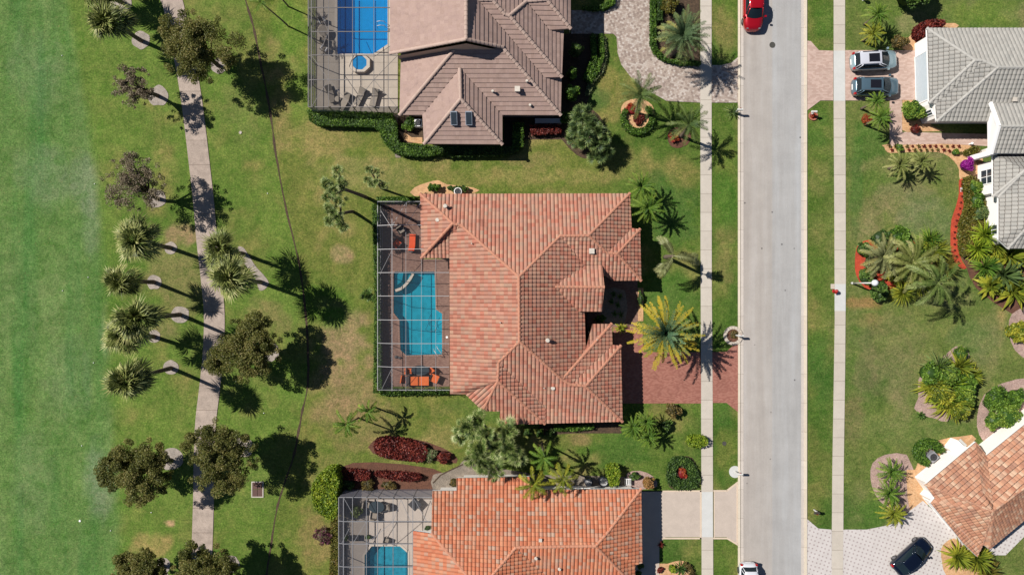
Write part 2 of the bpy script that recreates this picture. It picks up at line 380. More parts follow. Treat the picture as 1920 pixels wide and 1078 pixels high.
def asphalt():
    m, t, b = new_mat("asphalt"); tc = N(t, "ShaderNodeTexCoord"); mp = N(t, "ShaderNodeMapping"); mp.inputs["Scale"].default_value = (1, .06, 1)
    t.links.new(tc.outputs["Object"], mp.inputs["Vector"])
    n1 = noise(t, .9, 5, .6, mp.outputs[0]); n2 = noise(t, .5, 5, .65, tc.outputs["Object"]); n3 = noise(t, 20, 3, .8, tc.outputs["Object"])
    r = ramp(t, [(.3, C(182, 177, 172)), (.5, C(192, 187, 182)), (.7, C(201, 198, 195))], n1.outputs[0])
    # right-hand lane was laid slightly bluer than the left one
    sp = N(t, "ShaderNodeSeparateXYZ"); t.links.new(tc.outputs["Object"], sp.inputs[0])
    rr = ramp(t, [(0, (1.04, .99, .95, 1)), (.49, (1.01, .99, .97, 1)), (.51, (.98, 1.01, 1.04, 1)), (1, (.96, 1.0, 1.04, 1))], sp.outputs[0])
    mr = N(t, "ShaderNodeMapRange"); mr.inputs[1].default_value = 24.0; mr.inputs[2].default_value = 30.2; t.links.new(sp.outputs[0], mr.inputs[0]); t.links.new(mr.outputs[0], rr.inputs[0])
    c = mix(t, r.outputs[0], rr.outputs[0], 1, 'MULTIPLY')
    r2 = ramp(t, [(.35, (.93, .93, .93, 1)), (.65, (1.04, 1.04, 1.04, 1))], n2.outputs[0]); c = mix(t, c, r2.outputs[0], 1, 'MULTIPLY')
    r3 = ramp(t, [(.3, (.86, .86, .86, 1)), (.6, (1.03, 1.03, 1.03, 1))], n3.outputs[0]); c = mix(t, c, r3.outputs[0], 1, 'MULTIPLY')
    # oil drips
    vo = N(t, "ShaderNodeTexVoronoi"); vo.inputs["Scale"].default_value = .6; t.links.new(tc.outputs["Object"], vo.inputs["Vector"])
    rv = ramp(t, [(.035, (.35, .35, .36, 1)), (.075, (1, 1, 1, 1))], vo.outputs["Distance"]); c = mix(t, c, rv.outputs[0], 1, 'MULTIPLY')
    t.links.new(c, b.inputs["Base Color"]); b.inputs["Roughness"].default_value = .9; b.inputs["Specular IOR Level"].default_value = .2
    bump(t, b, n3.outputs[0], .2, .01); return m
def mulch(name, cols, sc=9.0):
    m, t, b = new_mat(name); tc = N(t, "ShaderNodeTexCoord"); n = noise(t, sc, 5, .8, tc.outputs["Object"]); n2 = noise(t, 1.4, 3, .6, tc.outputs["Object"])
    k = len(cols); r = ramp(t, [(.28 + .44 * i / (k - 1), c) for i, c in enumerate(cols)], n.outputs[0])
    rr = ramp(t, [(.35, (.8, .8, .8, 1)), (.65, (1.12, 1.1, 1.1, 1))], n2.outputs[0])
    t.links.new(mix(t, r.outputs[0], rr.outputs[0], 1, 'MULTIPLY'), b.inputs["Base Color"]); b.inputs["Roughness"].default_value = .95
    bump(t, b, n.outputs[0], .6, .04); return m

M_CART = concrete("cart_path_concrete", C(198, 180, 166), .2, (40, 2.55, .035), .4)
M_WALK = concrete("sidewalk_concrete", C(222, 212, 198), .06, (60, 1.95, .03), .15)
M_KERB = concrete("kerb_concrete", C(244, 230, 208), .05, (60, 3.0, .02), .15)
M_KERB2 = concrete("gutter_concrete", C(228, 217, 206), .06, (60, 3.0, .02), .2)
M_ASPH = asphalt()
M_PAVA = pavers("tumbled_pavers", [C(164, 146, 136), C(186, 168, 156), C(200, 184, 172), C(216, 204, 194)], .22, .2, .012, (.8, .79, .78, 1), .3, 1, .37, .9)
M_PAVB = pavers("red_pavers", [C(164, 108, 94), C(174, 117, 102), C(182, 126, 110)], .22, .11, .006, (.8, .8, .8, 1), 0, .6)
M_DECKB = pavers("red_brown_deck", [C(138, 106, 94), C(146, 114, 102), C(154, 122, 108)], .22, .11, .006, (.8, .8, .8, 1), 0, .6)
M_PAVD = pavers("pink_pavers", [C(206, 176, 162), C(214, 186, 172), C(222, 194, 180)], .3, .15, .008, (.88, .87, .86, 1), 0, .6)
M_CONC = concrete("smooth_drive", C(214, 198, 184), .07, None, .14)
M_CONCW = concrete("pale_slab", C(226, 226, 222), .05, None, .1)
M_DECKA = concrete("sand_deck", C(212, 198, 182), .08, (2.6, 2.6, .025), .15)
M_DECKC = concrete("grey_deck", C(204, 190, 178), .06, None, .12)
M_BORD = concrete("cream_border", C(236, 214, 190), .06, None, .15)
M_MULW = mulch("pale_gravel", [C(130, 118, 108), C(182, 170, 158), C(214, 204, 194)], 12)
M_MULR = mulch("red_mulch", [C(150, 50, 30), C(205, 75, 45), C(225, 105, 72)])
M_MULT = mulch("tan_rock", [C(190, 140, 95), C(226, 178, 130), C(240, 205, 160)], 6)
M_MULP = mulch("pinkish_rock", [C(140, 112, 102), C(190, 160, 148), C(220, 198, 184)], 7)
M_MULG = mulch("grey_shingle", [C(100, 90, 80), C(150, 138, 124), C(180, 168, 150)], 9)
M_SOIL = mulch("soil", [C(50, 40, 30), C(84, 66, 48), C(120, 96, 72)], 6)
M_SOILD = mulch("bark_mulch", [C(70, 42, 30), C(110, 72, 54), C(140, 98, 76)], 8)
def dotted(name):
    """white pavers with a regular pattern of small grey-pink ones"""
    m, t, b = new_mat(name); tc = N(t, "ShaderNodeTexCoord"); mp = N(t, "ShaderNodeMapping"); mp.inputs["Rotation"].default_value = (0, 0, .32); mp.inputs["Scale"].default_value = (1 / .42, 1 / .42, 1)
    t.links.new(tc.outputs["Object"], mp.inputs[0])
    vo = N(t, "ShaderNodeTexVoronoi"); vo.inputs["Randomness"].default_value = 0.12; vo.inputs["Scale"].default_value = 1; vo.voronoi_dimensions = '2D'; t.links.new(mp.outputs[0], vo.inputs["Vector"])
    r = ramp(t, [(.16, C(186, 172, 170)), (.24, C(224, 217, 213))], vo.outputs["Distance"])
    n = noise(t, .8, 6, .7, tc.outputs["Object"]); rr = ramp(t, [(.3, (.9, .89, .88, 1)), (.7, (1.05, 1.05, 1.05, 1))], n.outputs[0])
    t.links.new(mix(t, r.outputs[0], rr.outputs[0], 1, 'MULTIPLY'), b.inputs["Base Color"]); b.inputs["Roughness"].default_value = .85; return m
M_DOT = dotted("dotted_pavers")

def slab(name, poly, z, mat, thick=None, sm=0):
    if isinstance(poly, str): poly = pts(poly)
    if sm: poly = smooth_closed(poly, sm)
    g = G(); g.prism(poly, z - (thick or z + .05), z); return struct(name, g, mat)
def strip(name, cl, width, z, mat, jitter=0, sub=1):
    """a band following a centre line given in photo px, width in px"""
    c = [Vector(P2(x, y)) for x, y in cl]
    if sub > 1:
        d = []
        for i in range(len(c) - 1):
            p0 = c[max(i - 1, 0)]; p1 = c[i]; p2 = c[i + 1]; p3 = c[min(i + 2, len(c) - 1)]
            for s in range(sub):
                t = s / sub; d.append(0.5 * ((2 * p1) + (-p0 + p2) * t + (2 * p0 - 5 * p1 + 4 * p2 - p3) * t * t + (-p0 + 3 * p1 - 3 * p2 + p3) * t ** 3))
        c = d + [c[-1]]
    L = []; R = []
    for i, p in enumerate(c):
        d = (c[min(i + 1, len(c) - 1)] - c[max(i - 1, 0)]).normalized(); n = Vector((-d.y, d.x))
        wv = width / PXM / 2 * (1 + random.uniform(-jitter, jitter)); L.append(p + n * wv); R.append(p - n * wv * (1 + random.uniform(-jitter, jitter)))
    V = [(v.x, v.y, z) for v in L] + [(v.x, v.y, z) for v in R] + [(v.x, v.y, -.05) for v in L] + [(v.x, v.y, -.05) for v in R]
    n = len(L); F = []
    for i in range(n - 1):
        F += [(n + i, n + i + 1, i + 1, i), (i, i + 1, 2 * n + i + 1, 2 * n + i), (n + i + 1, n + i, 3 * n + i, 3 * n + i + 1)]
    g = G(); g.add(V, F); return struct(name, g, mat)

# ------------------------------------------------------------------ roads, paths, drives
slab("road", "1392,-16000 1505,-16000 1505,16000 1392,16000", .02, M_ASPH)
for x0, x1, nm in ((1383.5, 1387.5, 'kerb'), (1508, 1512.5, 'kerb')):
    slab(nm, f"{x0},-16000 {x1},-16000 {x1},16000 {x0},16000", .11, M_KERB)
for x0, x1 in ((1387.6, 1394), (1502, 1507.9)):
    slab("gutter", f"{x0},-16000 {x1},-16000 {x1},16000 {x0},16000", .035, M_KERB2)
slab("sidewalk", "1313,-16000 1333.5,-16000 1334,300 1334.3,540 1336,760 1337,1100 1337.5,16000 1316,16000 1315.5,1100 1315,900 1313.5,500 1313,200", .06, M_WALK)
slab("sidewalk", "1562.5,-16000 1583.5,-16000 1584,100 1585,300 1585.5,520 1584,700 1581.5,880 1580,1100 1580,16000 1558,16000 1559,1080 1560.5,880 1562.5,760 1565,600 1564.5,450 1563,200", .06, M_WALK)
slab("sidewalk_slab", "1564.8,532.5 1585.2,532.5 1585,583 1564.8,583", .066, M_CONCW)
slab("sidewalk_slab", "1315.6,921.5 1336,921.5 1336.4,1006 1315.8,1006", .066, M_CONCW)
slab("sidewalk_slab", "1562.8,96 1583.6,96 1584,190 1563,190", .066, M_CONCW)
strip("cart_path", [(300, -500), (305, -100), (315, -20), (325, 10), (338, 70), (350, 130), (361, 200), (372, 290), (382, 380), (388, 450), (396, 520), (402, 590), (400, 660), (393, 730), (386, 790), (383, 860), (382, 930), (380, 1000), (378, 1078), (376, 1300), (372, 1600)], 39, .05, M_CART, sub=4)
strip("cart_path", [(300, -9000), (300, -501)], 39, .05, M_CART); strip("cart_path", [(372, 1601), (372, 9000)], 39, .05, M_CART)
strip("soil_edge", [(x, y) for y, x in TREN], 3.4, .008, M_SOIL, jitter=.45, sub=5)
# gravel rings round the golf-course trees
random.seed(3)
for x, y, r in ((265, 76, 17), (228, 4, 20), (297, 180, 19), (295, 373, 17), (320, 465, 12), (289, 529, 14), (338, 590, 17), (289, 631, 12), (321, 689, 14), (410, 124, 15), (322, 860, 22), (305, 1060, 15), (432, 1056, 17), (455, 838, 20), (305, 1085, 14), (508, 660, 17)):
    pl = [P2(x + r * math.cos(a) * random.uniform(.88, 1.08), y + r * math.sin(a) * random.uniform(.88, 1.08)) for a in [i * math.tau / 12 for i in range(12)]]
    slab("gravel_ring", pl, .035, M_MULW, sm=3)
slab("gravel_ring", "446,464 456,464 466,478 480,500 494,515 504,530 497,542 486,544 480,524 466,504 452,486", .035, M_MULW, sm=3)

# drive and beds of the house at the top
slab("paver_drive", "1130,24 1130,64 1150,64 1156,70 1158,100 1165,122 1185,148 1203,164 1225,176 1250,190 1313,193 1383.4,193 1383.4,108 1371,118 1352,123 1313,123 1275,122 1245,116 1227,103 1218,84 1217,-300 1150,-300 1150,0 1142,18", .05, M_PAVA, sm=0)
slab("paver_drive", "1071,20 1130,20 1130,64 1071,64", .052, M_PAVA)
slab("garden_bed", "1228,103 1218.6,82 1218.6,-200 1312,-200 1312,122 1275,121 1246,115", .03, M_SOIL)
slab("garden_bed", "1056,66 1120,66 1135,72 1138,110 1128,140 1110,162 1100,195 1062,210 1050,200", .03, M_SOIL, sm=2)
slab("garden_bed", "1044,245 1065,212 1110,205 1142,250 1140,290 1110,298 1080,290", .02, M_SOIL, sm=3)
slab("garden_bed", "1168,232 1164,205 1175,190 1200,186 1222,197 1228,222 1220,244 1196,254 1176,248", .03, M_MULT, sm=3)
slab("garden_bed", "1256,272 1252,252 1264,240 1285,240 1296,256 1288,272 1270,278", .03, M_SOILD, sm=3)
slab("garden_bed", "735,216 792,216 796,262 760,272 735,262", .03, M_SOIL)
slab("rock_bed", "748,246 760,250 772,258 792,258 792,270 760,266", .036, M_MULT)
slab("side_path", "733,215 747,215 745,240 744,285 752,296 742,296 735,270 731,245", .034, M_MULG)
slab("garden_bed", "945,218 1060,218 1060,262 975,262 972,285 945,288", .022, M_SOIL)
# drive of the main house
slab("red_drive", "1150,612 1192,612 1206,628 1206,660 1313,660 1315,756 1150,756", .05, M_PAVB)
slab("red_drive", "1335,660 1362,659 1383.4,640 1383.4,772 1362,755 1336,755", .05, M_PAVB)
slab("entry_court", "1085,520 1195,520 1196,600 1192,614 1100,614", .046, M_DECKB)
slab("court_gravel", "1130,545 1172,545 1172,606 1140,606 1128,590", .052, M_MULG, sm=2)
slab("garden_bed", "1196,540 1206,540 1206,602 1196,602", .04, M_MULT)
slab("garden_bed", "1012,792 1165,792 1165,812 1080,812 1012,816", .02, M_SOIL)
slab("garden_bed", "777,352 800,343 822,338 838,346 888,352 890,362 777,368", .02, M_MULT, sm=2)
# south-west garden between the main house and the orange one
slab("garden_bed", "638,876 700,866 812,878 840,900 812,925 640,922", .02, M_SOILD, sm=2)
slab("garden_bed", "700,826 740,818 800,828 850,850 856,868 820,864 700,850", .02, M_SOILD, sm=2)
slab("gravel_path", "812,918 812,890 830,886 860,874 870,862 900,868 1010,890 1200,894 1200,920 992,920 860,920", .024, M_MULG, sm=2)
slab("rock_bed", "1174,888 1200,882 1225,893 1232,912 1200,917 1176,914", .03, M_MULP, sm=2)
strip("garden_edging", [(812, 905), (826, 890), (846, 880), (868, 870)], 2.0, .06, M_SOIL)
# drive of the orange house
slab("beige_drive", "1170,921 1313.5,921 1313.5,1006 1248,1006 1236,1018 1236,1100 1170,1100", .05, M_CONC)
slab("beige_drive", "1338,921 1362,920 1383.4,903 1383.4,1018 1362,1006 1338,1006", .05, M_CONC)
for pl in ("1242,919 1315,918.4 1315,921.4 1242,921.4", "1242,1007 1315,1007 1315,1010 1242,1010", "1312.2,919 1315.2,919 1315.2,1010 1312.2,1010", "1337.4,918 1363,918 1363,921 1337.4,921", "1362,918 1383,902 1383,906 1363,921.4",
           "1337,1007 1363,1007 1363,1010 1337,1010", "1363,1006.6 1383,1018 1383,1022 1363,1010", "1338,921.4 1340,921.4 1340,1006.6 1338,1006.6", "1380.4,908 1383,906 1383,1016 1380.4,1016"):
    slab("drive_border", pl, .056, M_BORD)
slab("garden_bed", "1228,1062 1252,1056 1275,1050 1296,1058 1304,1085 1300,1120 1228,1120", .03, M_MULT, sm=2)
slab("rock_bed", "1250,885 1258,862 1278,855 1298,858 1308,880 1313,905 1300,917 1262,917 1252,905", .02, M_SOIL, sm=2)
# right side, grey house
slab("pink_drive", "1512.6,77 1520,78 1535,95 1562,96 1562,189 1538,189 1512.6,208", .05, M_PAVD)
slab("pink_drive", "1584.5,95 1722,95 1722,188 1690,188 1690,189 1584.5,189", .05, M_PAVD)
slab("pink_walk", "1668,189.2 1691,189.2 1691,248 1770,250 1862,252 1862,275 1770,270 1690,272 1668,276", .05, M_PAVD)
slab("rock_bed", "1690,88 1712,62 1735,48 1790,44 1792,54 1736,56 1736,86 1716,95 1700,95", .03, M_MULT, sm=2)
slab("rock_bed", "1692,186 1745,180 1745,236 1770,246 1700,248 1691,244", .03, M_MULT)
slab("rock_bed", "1658,276 1662,271 1770,270 1815,272 1838,282 1840,320 1802,342 1798,318 1788,302 1768,288 1740,285 1680,287 1664,286", .035, M_MULT, sm=2)
slab("mulch_bed", "1798,338 1809,338 1811,366 1806,390 1798,412 1796,440 1798,470 1804,490 1812,502 1803,504 1790,492 1783,472 1782,440 1784,412 1792,388 1798,362", .036, M_MULR, sm=2)
slab("mulch_bed", "1606,466 1620,452 1690,440 1720,460 1730,490 1710,520 1660,545 1622,540 1605,515 1603,490", .03, M_MULR, sm=2)
slab("white_step", "1800,352 1808,352 1809,360 1800,360", .06, M_CONCW)
slab("garden_bed", "1810,325 1842,330 1870,370 1880,460 1960,500 1960,600 1900,590 1830,540 1812,500 1798,470 1798,412 1811,366", .02, M_SOILD, sm=2)
# right side, lower houses
slab("rock_bed", "1892,600 1910,580 1960,570 1960,680 1915,668 1895,640", .03, M_MULP, sm=2)
slab("rock_bed", "1714,765 1722,745 1722,712 1738,690 1765,672 1790,650 1808,650 1822,680 1822,730 1800,765 1775,790 1755,785 1730,778", .02, M_MULP, sm=2)
slab("rock_bed", "1836,815 1832,780 1845,740 1880,718 1930,708 1960,720 1960,830 1860,830", .02, M_MULP, sm=2)
slab("rock_bed", "1716,888 1700,852 1660,852 1636,868 1632,895 1640,925 1660,948 1700,960 1732,930 1752,900", .03, M_MULP, sm=2)
slab("rock_bed", "1716,880 1730,845 1760,825 1800,818 1830,822 1760,900 1732,960 1706,955 1700,910 1700,880", .036, M_MULT, sm=2)
slab("dotted_drive", "1512.6,972 1534,990 1559,992 1559,1200 1512.6,1200", .05, M_DOT)
slab("dotted_drive", "1580.6,992 1625,992 1655,986 1680,980 1704,958 1730,938 1762,968 1820,1030 1790,1120 1580.6,1200", .05, M_DOT)
slab("dotted_drive", "1850,1026 1920,966 1975,925 1975,960 1920,1005 1885,1040 1860,1040", .05, M_DOT)
slab("rock_bed", "1764,1042 1768,1020 1788,1008 1802,1020 1835,1050 1840,1100 1780,1090", .056, M_MULT, sm=2)
slab("stone_walk", "1920,1010 1975,960 1975,1000 1920,1030", .04, M_MULP)

# manhole cover, drain, sprinkler boxes
M_IRON = plain("iron", C(92, 90, 84), .7, .3, .3, 30); M_CREAM = plain("cream_concrete", C(214, 204, 190), .8)
def disc_thing(name, px, py, r, z, mat, label, cat, sub=None):
    l = P(px, py); g = G(); g.cyl(l.x, l.y, 0.0, z, r, seg=20)
    g.tube([(l.x + (r - .03) * math.cos(a), l.y + (r - .03) * math.sin(a), z + .004) for a in np.linspace(0, math.tau, 21)], .02, 5)
    for k in (-2, -1, 0, 1, 2): g.box(l.x - .8 * math.sqrt(max(0, r * r - (k * r / 3) ** 2)), l.x + .8 * math.sqrt(max(0, r * r - (k * r / 3) ** 2)), l.y + k * r / 3 - .012, l.y + k * r / 3 + .012, z - .001, z + .008)
    return single(name, g, mat, l, label, cat)
disc_thing("manhole_cover", 1448, 85, .31, .032, M_IRON, "round iron manhole cover in the road below the red pickup", "manhole cover")
disc_thing("utility_cover", 1358, 831, .22, .03, M_IRON, "round grey utility cover in the verge opposite the oval box hedge", "utility cover")
disc_thing("sprinkler_cover", 451, 249, .16, .04, M_CREAM, "small round beige sprinkler cover in the grass between path and soil line", "sprinkler cover")
l = P(483, 917); t = thing("drain_box", "rectangular drain with cream concrete rim and brown four-part grate beside the cart path", "drain", l)
g = G(); a, b_ = .63, .83
for q in ((-a, a, b_ - .1, b_), (-a, a, -b_, -b_ + .1), (-a, -a + .1, -b_ + .1, b_ - .1), (a - .1, a, -b_ + .1, b_ - .1)): g.box(l.x + q[0], l.x + q[1], l.y + q[2], l.y + q[3], 0, .07)
part("rim", g, M_CREAM, t)
g = G(); 
for i in (0, 1):
    for j in (0, 1): g.box(l.x - .53 + i * .55, l.x - .02 + i * .55, l.y - .73 + j * .75, l.y - .02 + j * .75, 0, .045)
part("grate", g, plain("grate_brown", C(104, 74, 66), .8), t)
M_WHITE = plain("white_paint", C(245, 243, 240, .85), .5, var=.03)
g = G(); l = P(150, 976); g.cyl(l.x, l.y, 0, .06, .13, .1, 10); single("yardage_marker", g, M_WHITE, l, "small white yardage marker on the fairway turf at lower left", "golf marker")
# golf balls / tees scattered on the turf
random.seed(11)
for x, y, lab in ((117, 105, "pale speck of a golf ball on the fairway at top left"), (166, 520, "golf ball on the fairway beside the second fan palm"), (118, 545, "golf ball far out on the fairway left of the palms"), (284, 960, "golf ball in the short rough near the cart path bottom"), (154, 835, "golf ball on the fairway left of the lowest trees"), (208, 994, "golf ball on the worn fairway edge at the bottom"), (176, 680, "golf ball on the fairway left of the lowest fan palm"), (495, 774, "golf ball on the grass beside the soil line"), (502, 363, "golf ball on the grass right of the cart path"), (178, 345, "golf ball at the worn patch of the fairway edge")):
    l = P(x, y); g = G(); g.sphere((l.x, l.y, .05), .055, seg=8, ring=6); single("golf_ball", g, M_WHITE, l, lab, "golf ball", "golf balls on the turf")
# ------------------------------------------------------------------ roofs and houses
M_WALLW = plain("white_stucco", C(246, 240, 232, .85), .8, var=.03); M_WALLT = plain("tan_stucco", C(206, 180, 160), .85, var=.05); M_WALLC = plain("cream_stucco", C(230, 206, 182), .85, var=.05)
def tri_z(V3):
    tris = tessellate_polygon([[Vector((v[0], v[1], 0)) for v in V3]]); V = np.array(V3)
    def f(X, Y):
        best = np.full(X.shape, -1e9); Z = np.zeros(X.shape)
        for t in tris:
            a, b, c = V[list(t)]; d = (b[1] - c[1]) * (a[0] - c[0]) + (c[0] - b[0]) * (a[1] - c[1])
            if abs(d) < 1e-9: continue
            l1 = ((b[1] - c[1]) * (X - c[0]) + (c[0] - b[0]) * (Y - c[1])) / d; l2 = ((c[1] - a[1]) * (X - c[0]) + (a[0] - c[0]) * (Y - c[1])) / d; l3 = 1 - l1 - l2
            m = np.minimum(np.minimum(l1, l2), l3); k = m > best; best = np.where(k, m, best); Z = np.where(k, l1 * a[2] + l2 * b[2] + l3 * c[2], Z)
        return Z
    return f, tris
def clip_cell(poly, u0, u1, v0, v1):
    for ax, val, sgn in ((0, u0, 1), (0, u1, -1), (1, v0, 1), (1, v1, -1)):
        out = []; n = len(poly)
        for i in range(n):
            a = poly[i]; b = poly[(i + 1) % n]; da = (a[ax] - val) * sgn; db = (b[ax] - val) * sgn
            if da >= 0: out.append(a)
            if (da >= 0) != (db >= 0):
                t = da / (da - db); out.append((a[0] + (b[0] - a[0]) * t, a[1] + (b[1] - a[1]) * t))
        poly = out
        if len(poly) < 3: return None
    return poly
def tile_face(g, V3, rot, p, c, A, step, nsub, seed, snap=45, down=None, r=None):
    V3 = np.array([tuple(v) for v in V3]); f, tris = tri_z(V3)
    M = np.c_[V3[:, :2], np.ones(len(V3))]; ab = np.linalg.lstsq(M, V3[:, 2], rcond=None)[0]
    if down is None:
        ang = math.atan2(-ab[1], -ab[0]) - rot; ang = round(ang / math.radians(snap)) * math.radians(snap) + rot
    else: ang = math.radians(down)
    ev = np.array([math.cos(ang), math.sin(ang)]); eu = np.array([-ev[1], ev[0]])
    U = V3[:, :2] @ eu; W = V3[:, :2] @ ev; wmax = W.max()
    du = p / nsub; u0 = math.floor(U.min() / p) * p; nu = int(math.ceil((U.max() - u0) / du)) + 1
    nv = int(math.ceil((wmax - W.min()) / c)) + 1
    us = u0 + np.arange(nu + 1) * du; vs = wmax - np.arange(nv + 1) * c      # v index grows up the slope
    UU, VV = np.meshgrid(us, vs, indexing='ij'); poly = list(zip(U, W))
    ins = inside(poly, UU + 1e-7, VV - 1e-7)
    full = ins[:-1, :-1] & ins[1:, :-1] & ins[1:, 1:] & ins[:-1, 1:]; anyc = ins[:-1, :-1] | ins[1:, :-1] | ins[1:, 1:] | ins[:-1, 1:]
    # cells crossed by an outline edge
    cross = np.zeros_like(full)
    n = len(poly)
    for i in range(n):
        a = np.array(poly[i]); b = np.array(poly[(i + 1) % n]); k = max(2, int(np.linalg.norm(b - a) / (min(du, c) * .4)))
        q = a + (b - a) * np.linspace(0, 1, k)[:, None]; iu = np.clip(((q[:, 0] - u0) / du).astype(int), 0, nu - 1); iv = np.clip(((wmax - q[:, 1]) / c).astype(int), 0, nv - 1); cross[iu, iv] = True
    full &= ~cross
    prof = lambda u: A * np.abs(np.sin(np.pi * u / p)) ** 0.6 if A else 0 * u
    tr = np.random.default_rng(seed); nt_ = nu // nsub + 3; R = tr.random((nt_, nv + 1))
    fi, fj = np.nonzero(full)
    def emit(u, v, t):
        x = u * eu[0] + v * ev[0]; y = u * eu[1] + v * ev[1]
        return np.stack([x, y, f(x, y) + prof(u) + step * t], -1)
    if len(fi):
        C4 = [(us[fi], vs[fj + 1], 0), (us[fi + 1], vs[fj + 1], 0), (us[fi + 1], vs[fj], 1), (us[fi], vs[fj], 1)]
        Q = np.stack([emit(a, b, t) for a, b, t in C4], 1).reshape(-1, 3); F = np.arange(len(fi) * 4).reshape(-1, 4)
        # orientation up
        n0 = np.cross(Q[1] - Q[0], Q[3] - Q[0])
        if n0[2] < 0: F = F[:, ::-1]
        rr = R[fi // nsub, fj] if r is None else np.full(len(fi), r)
        g.add(Q, F, rr)
    ci, cj = np.nonzero((cross | anyc) & ~full); V = []; F = []; rr = []
    for i, j in zip(ci, cj):
        pc = clip_cell(poly, us[i], us[i + 1], vs[j + 1], vs[j])
        if pc is None: continue
        ar = sum(pc[k][0] * pc[(k + 1) % len(pc)][1] - pc[(k + 1) % len(pc)][0] * pc[k][1] for k in range(len(pc))) / 2
        if abs(ar) < 1e-6: continue
        b0 = len(V); pa = np.array(pc); t = (pa[:, 1] - vs[j + 1]) / c; E = emit(pa[:, 0], pa[:, 1], t); V += list(E)
        nn = np.cross(E[1] - E[0], E[-1] - E[0]); idx = list(range(b0, b0 + len(pc)))
        area3 = sum(E[k][0] * E[(k + 1) % len(E)][1] - E[(k + 1) % len(E)][0] * E[k][1] for k in range(len(E)))
        if area3 < 0: idx = idx[::-1]
        F.append(tuple(idx)); rr.append(R[i // nsub, j] if r is None else r)
    if V: g.add(V, F, rr)
    return tris
def cap_line(g, a, b, rad=.15, seg_l=.42, over=0.0, r=(.4, 1)):
    """half-round ridge tiles, each overlapping the one below"""
    a = Vector(a); b = Vector(b)
    if a.z > b.z: a, b = b, a
    d = b - a; L = d.length; q = d / L; n = max(1, int(L / seg_l)); s = q.cross(Vector((0, 0, 1))).normalized(); u = s.cross(q)
    for i in range(n):
        p0 = a + d * (i / n) - q * .03; p1 = a + d * ((i + 1) / n) + q * .03; V = []
        for p, rr in ((p0, rad * 1.12), (p1, rad * .86)):
            for k in range(6):
                t = math.pi * k / 5; V.append(p + s * rr * math.cos(t) + u * (rr * math.sin(t) * .85 + .015))
        F = [(k, k + 1, 7 + k, 6 + k) for k in range(5)] + [(5, 4, 3, 2, 1, 0)]
        g.add(V, F, random.uniform(*r))
def make_roof(house, name, vd, faces, mat, rot=0.0, tile=(.34, .36, .06, .035, 6), trim=None, z0=3.0, s=.45, snap=45, capmat=None, extra_caps=(), no_caps=(), caprad=.15, cap_l=.42, downs={}):
    def solve(v):
        px, py = v[0], v[1]
        if not isinstance(v[2], str): return tuple(P(px, py, v[2]))
        e = v[3]; zz = v[4] if len(v) > 4 else z0; c0 = (px - 960) / PXM if v[2] in 'WE' else (539 - py) / PXM
        ce = ((e - 960) if v[2] in 'WE' else (539 - e)) / PXM * (1 - zz / H)
        z = (zz + s * (c0 - ce)) / (1 + s * c0 / H) if v[2] in 'WS' else (zz + s * (ce - c0)) / (1 - s * c0 / H)
        return tuple(P(px, py, z))
    W = {k: solve(v) for k, v in vd.items()}
    g = G(); under = G(); gables = G(); edges = {}
    for i, fs in enumerate(faces):
        ks = fs.split(); V3 = [W[k] for k in ks]
        ar = sum(V3[j][0] * V3[(j + 1) % len(V3)][1] - V3[(j + 1) % len(V3)][0] * V3[j][1] for j in range(len(V3)))
        if ar < 0: ks = ks[::-1]; V3 = V3[::-1]
        p, c, A, st, ns = tile
        tris = tile_face(g, V3, rot, p, c, A, st, ns, 100 + i, snap, down=downs.get(i))
        for t in tris:
            q = [V3[j] for j in t]; under.add([(x, y, z - .10) for x, y, z in q], [(0, 1, 2)])
        cen = np.mean(np.array(V3), 0)
        for j in range(len(ks)): edges.setdefault(frozenset((ks[j], ks[(j + 1) % len(ks)])), []).append((i, V3))
    lines = []; nc = set(frozenset(x.split()) for x in no_caps)
    for e, fl in edges.items():
        k = list(e); a, b = W[k[0]], W[k[1]]
        if len(fl) == 1:
            m2 = ((a[0] + b[0]) / 2, (a[1] + b[1]) / 2)
            if (abs(m2[1]) > 29.6 or m2[0] > 53) and max(a[2], b[2]) > z0 + .7:      # close the gable ends
                gables.add([(a[0], a[1], 2.9), (b[0], b[1], 2.9), (b[0], b[1], b[2] - .1), (a[0], a[1], a[2] - .1)], [(0, 1, 2, 3)])
            dz = .22; under.add([(a[0], a[1], a[2] + .03), (b[0], b[1], b[2] + .03), (b[0], b[1], b[2] - dz), (a[0], a[1], a[2] - dz)], [(0, 1, 2, 3)], 0.5, 1)
            continue
        if e in nc: continue
        m = (np.array(a) + np.array(b)) / 2; d = np.array(b) - np.array(a); nrm = np.array([-d[1], d[0]]); nrm = nrm / (np.linalg.norm(nrm) + 1e-9); hts = []
        for fi, V3 in fl:
            f, _ = tri_z(np.array(V3)); poly = [(v[0], v[1]) for v in V3]
            for sg in (1, -1):
                q = m[:2] + nrm * .12 * sg
                if inside(poly, np.array([q[0]]), np.array([q[1]]))[0]: hts.append(float(f(np.array([q[0]]), np.array([q[1]]))[0]) - m[2])
        if len(hts) >= 2 and sum(hts[:2]) < -0.01: lines.append((a, b))
        elif len(hts) >= 2 and sum(hts[:2]) > 0.01:
            # metal valley lining
            a_, b_ = Vector(a), Vector(b); under.bar(a_ + Vector((0, 0, .0)), b_ + Vector((0, 0, .0)), .16, .05, .5, 0)
    for ab in extra_caps:
        k = ab.split(); lines.append((W[k[0]], W[k[1]]))
    roof = part(name, g, mat, house)
    part("fascia", under, [M_UNDER, trim or M_WHITE], roof)
    if gables.n: part("gable_wall", gables, M_WALLW, house)
    for a, b in lines:
        caps = G(); cap_line(caps, a, b, caprad, cap_l); part("ridge_cap", caps, capmat or mat, roof)
    return roof, W
M_UNDER = plain("roof_underlay", C(90, 70, 62), .9)
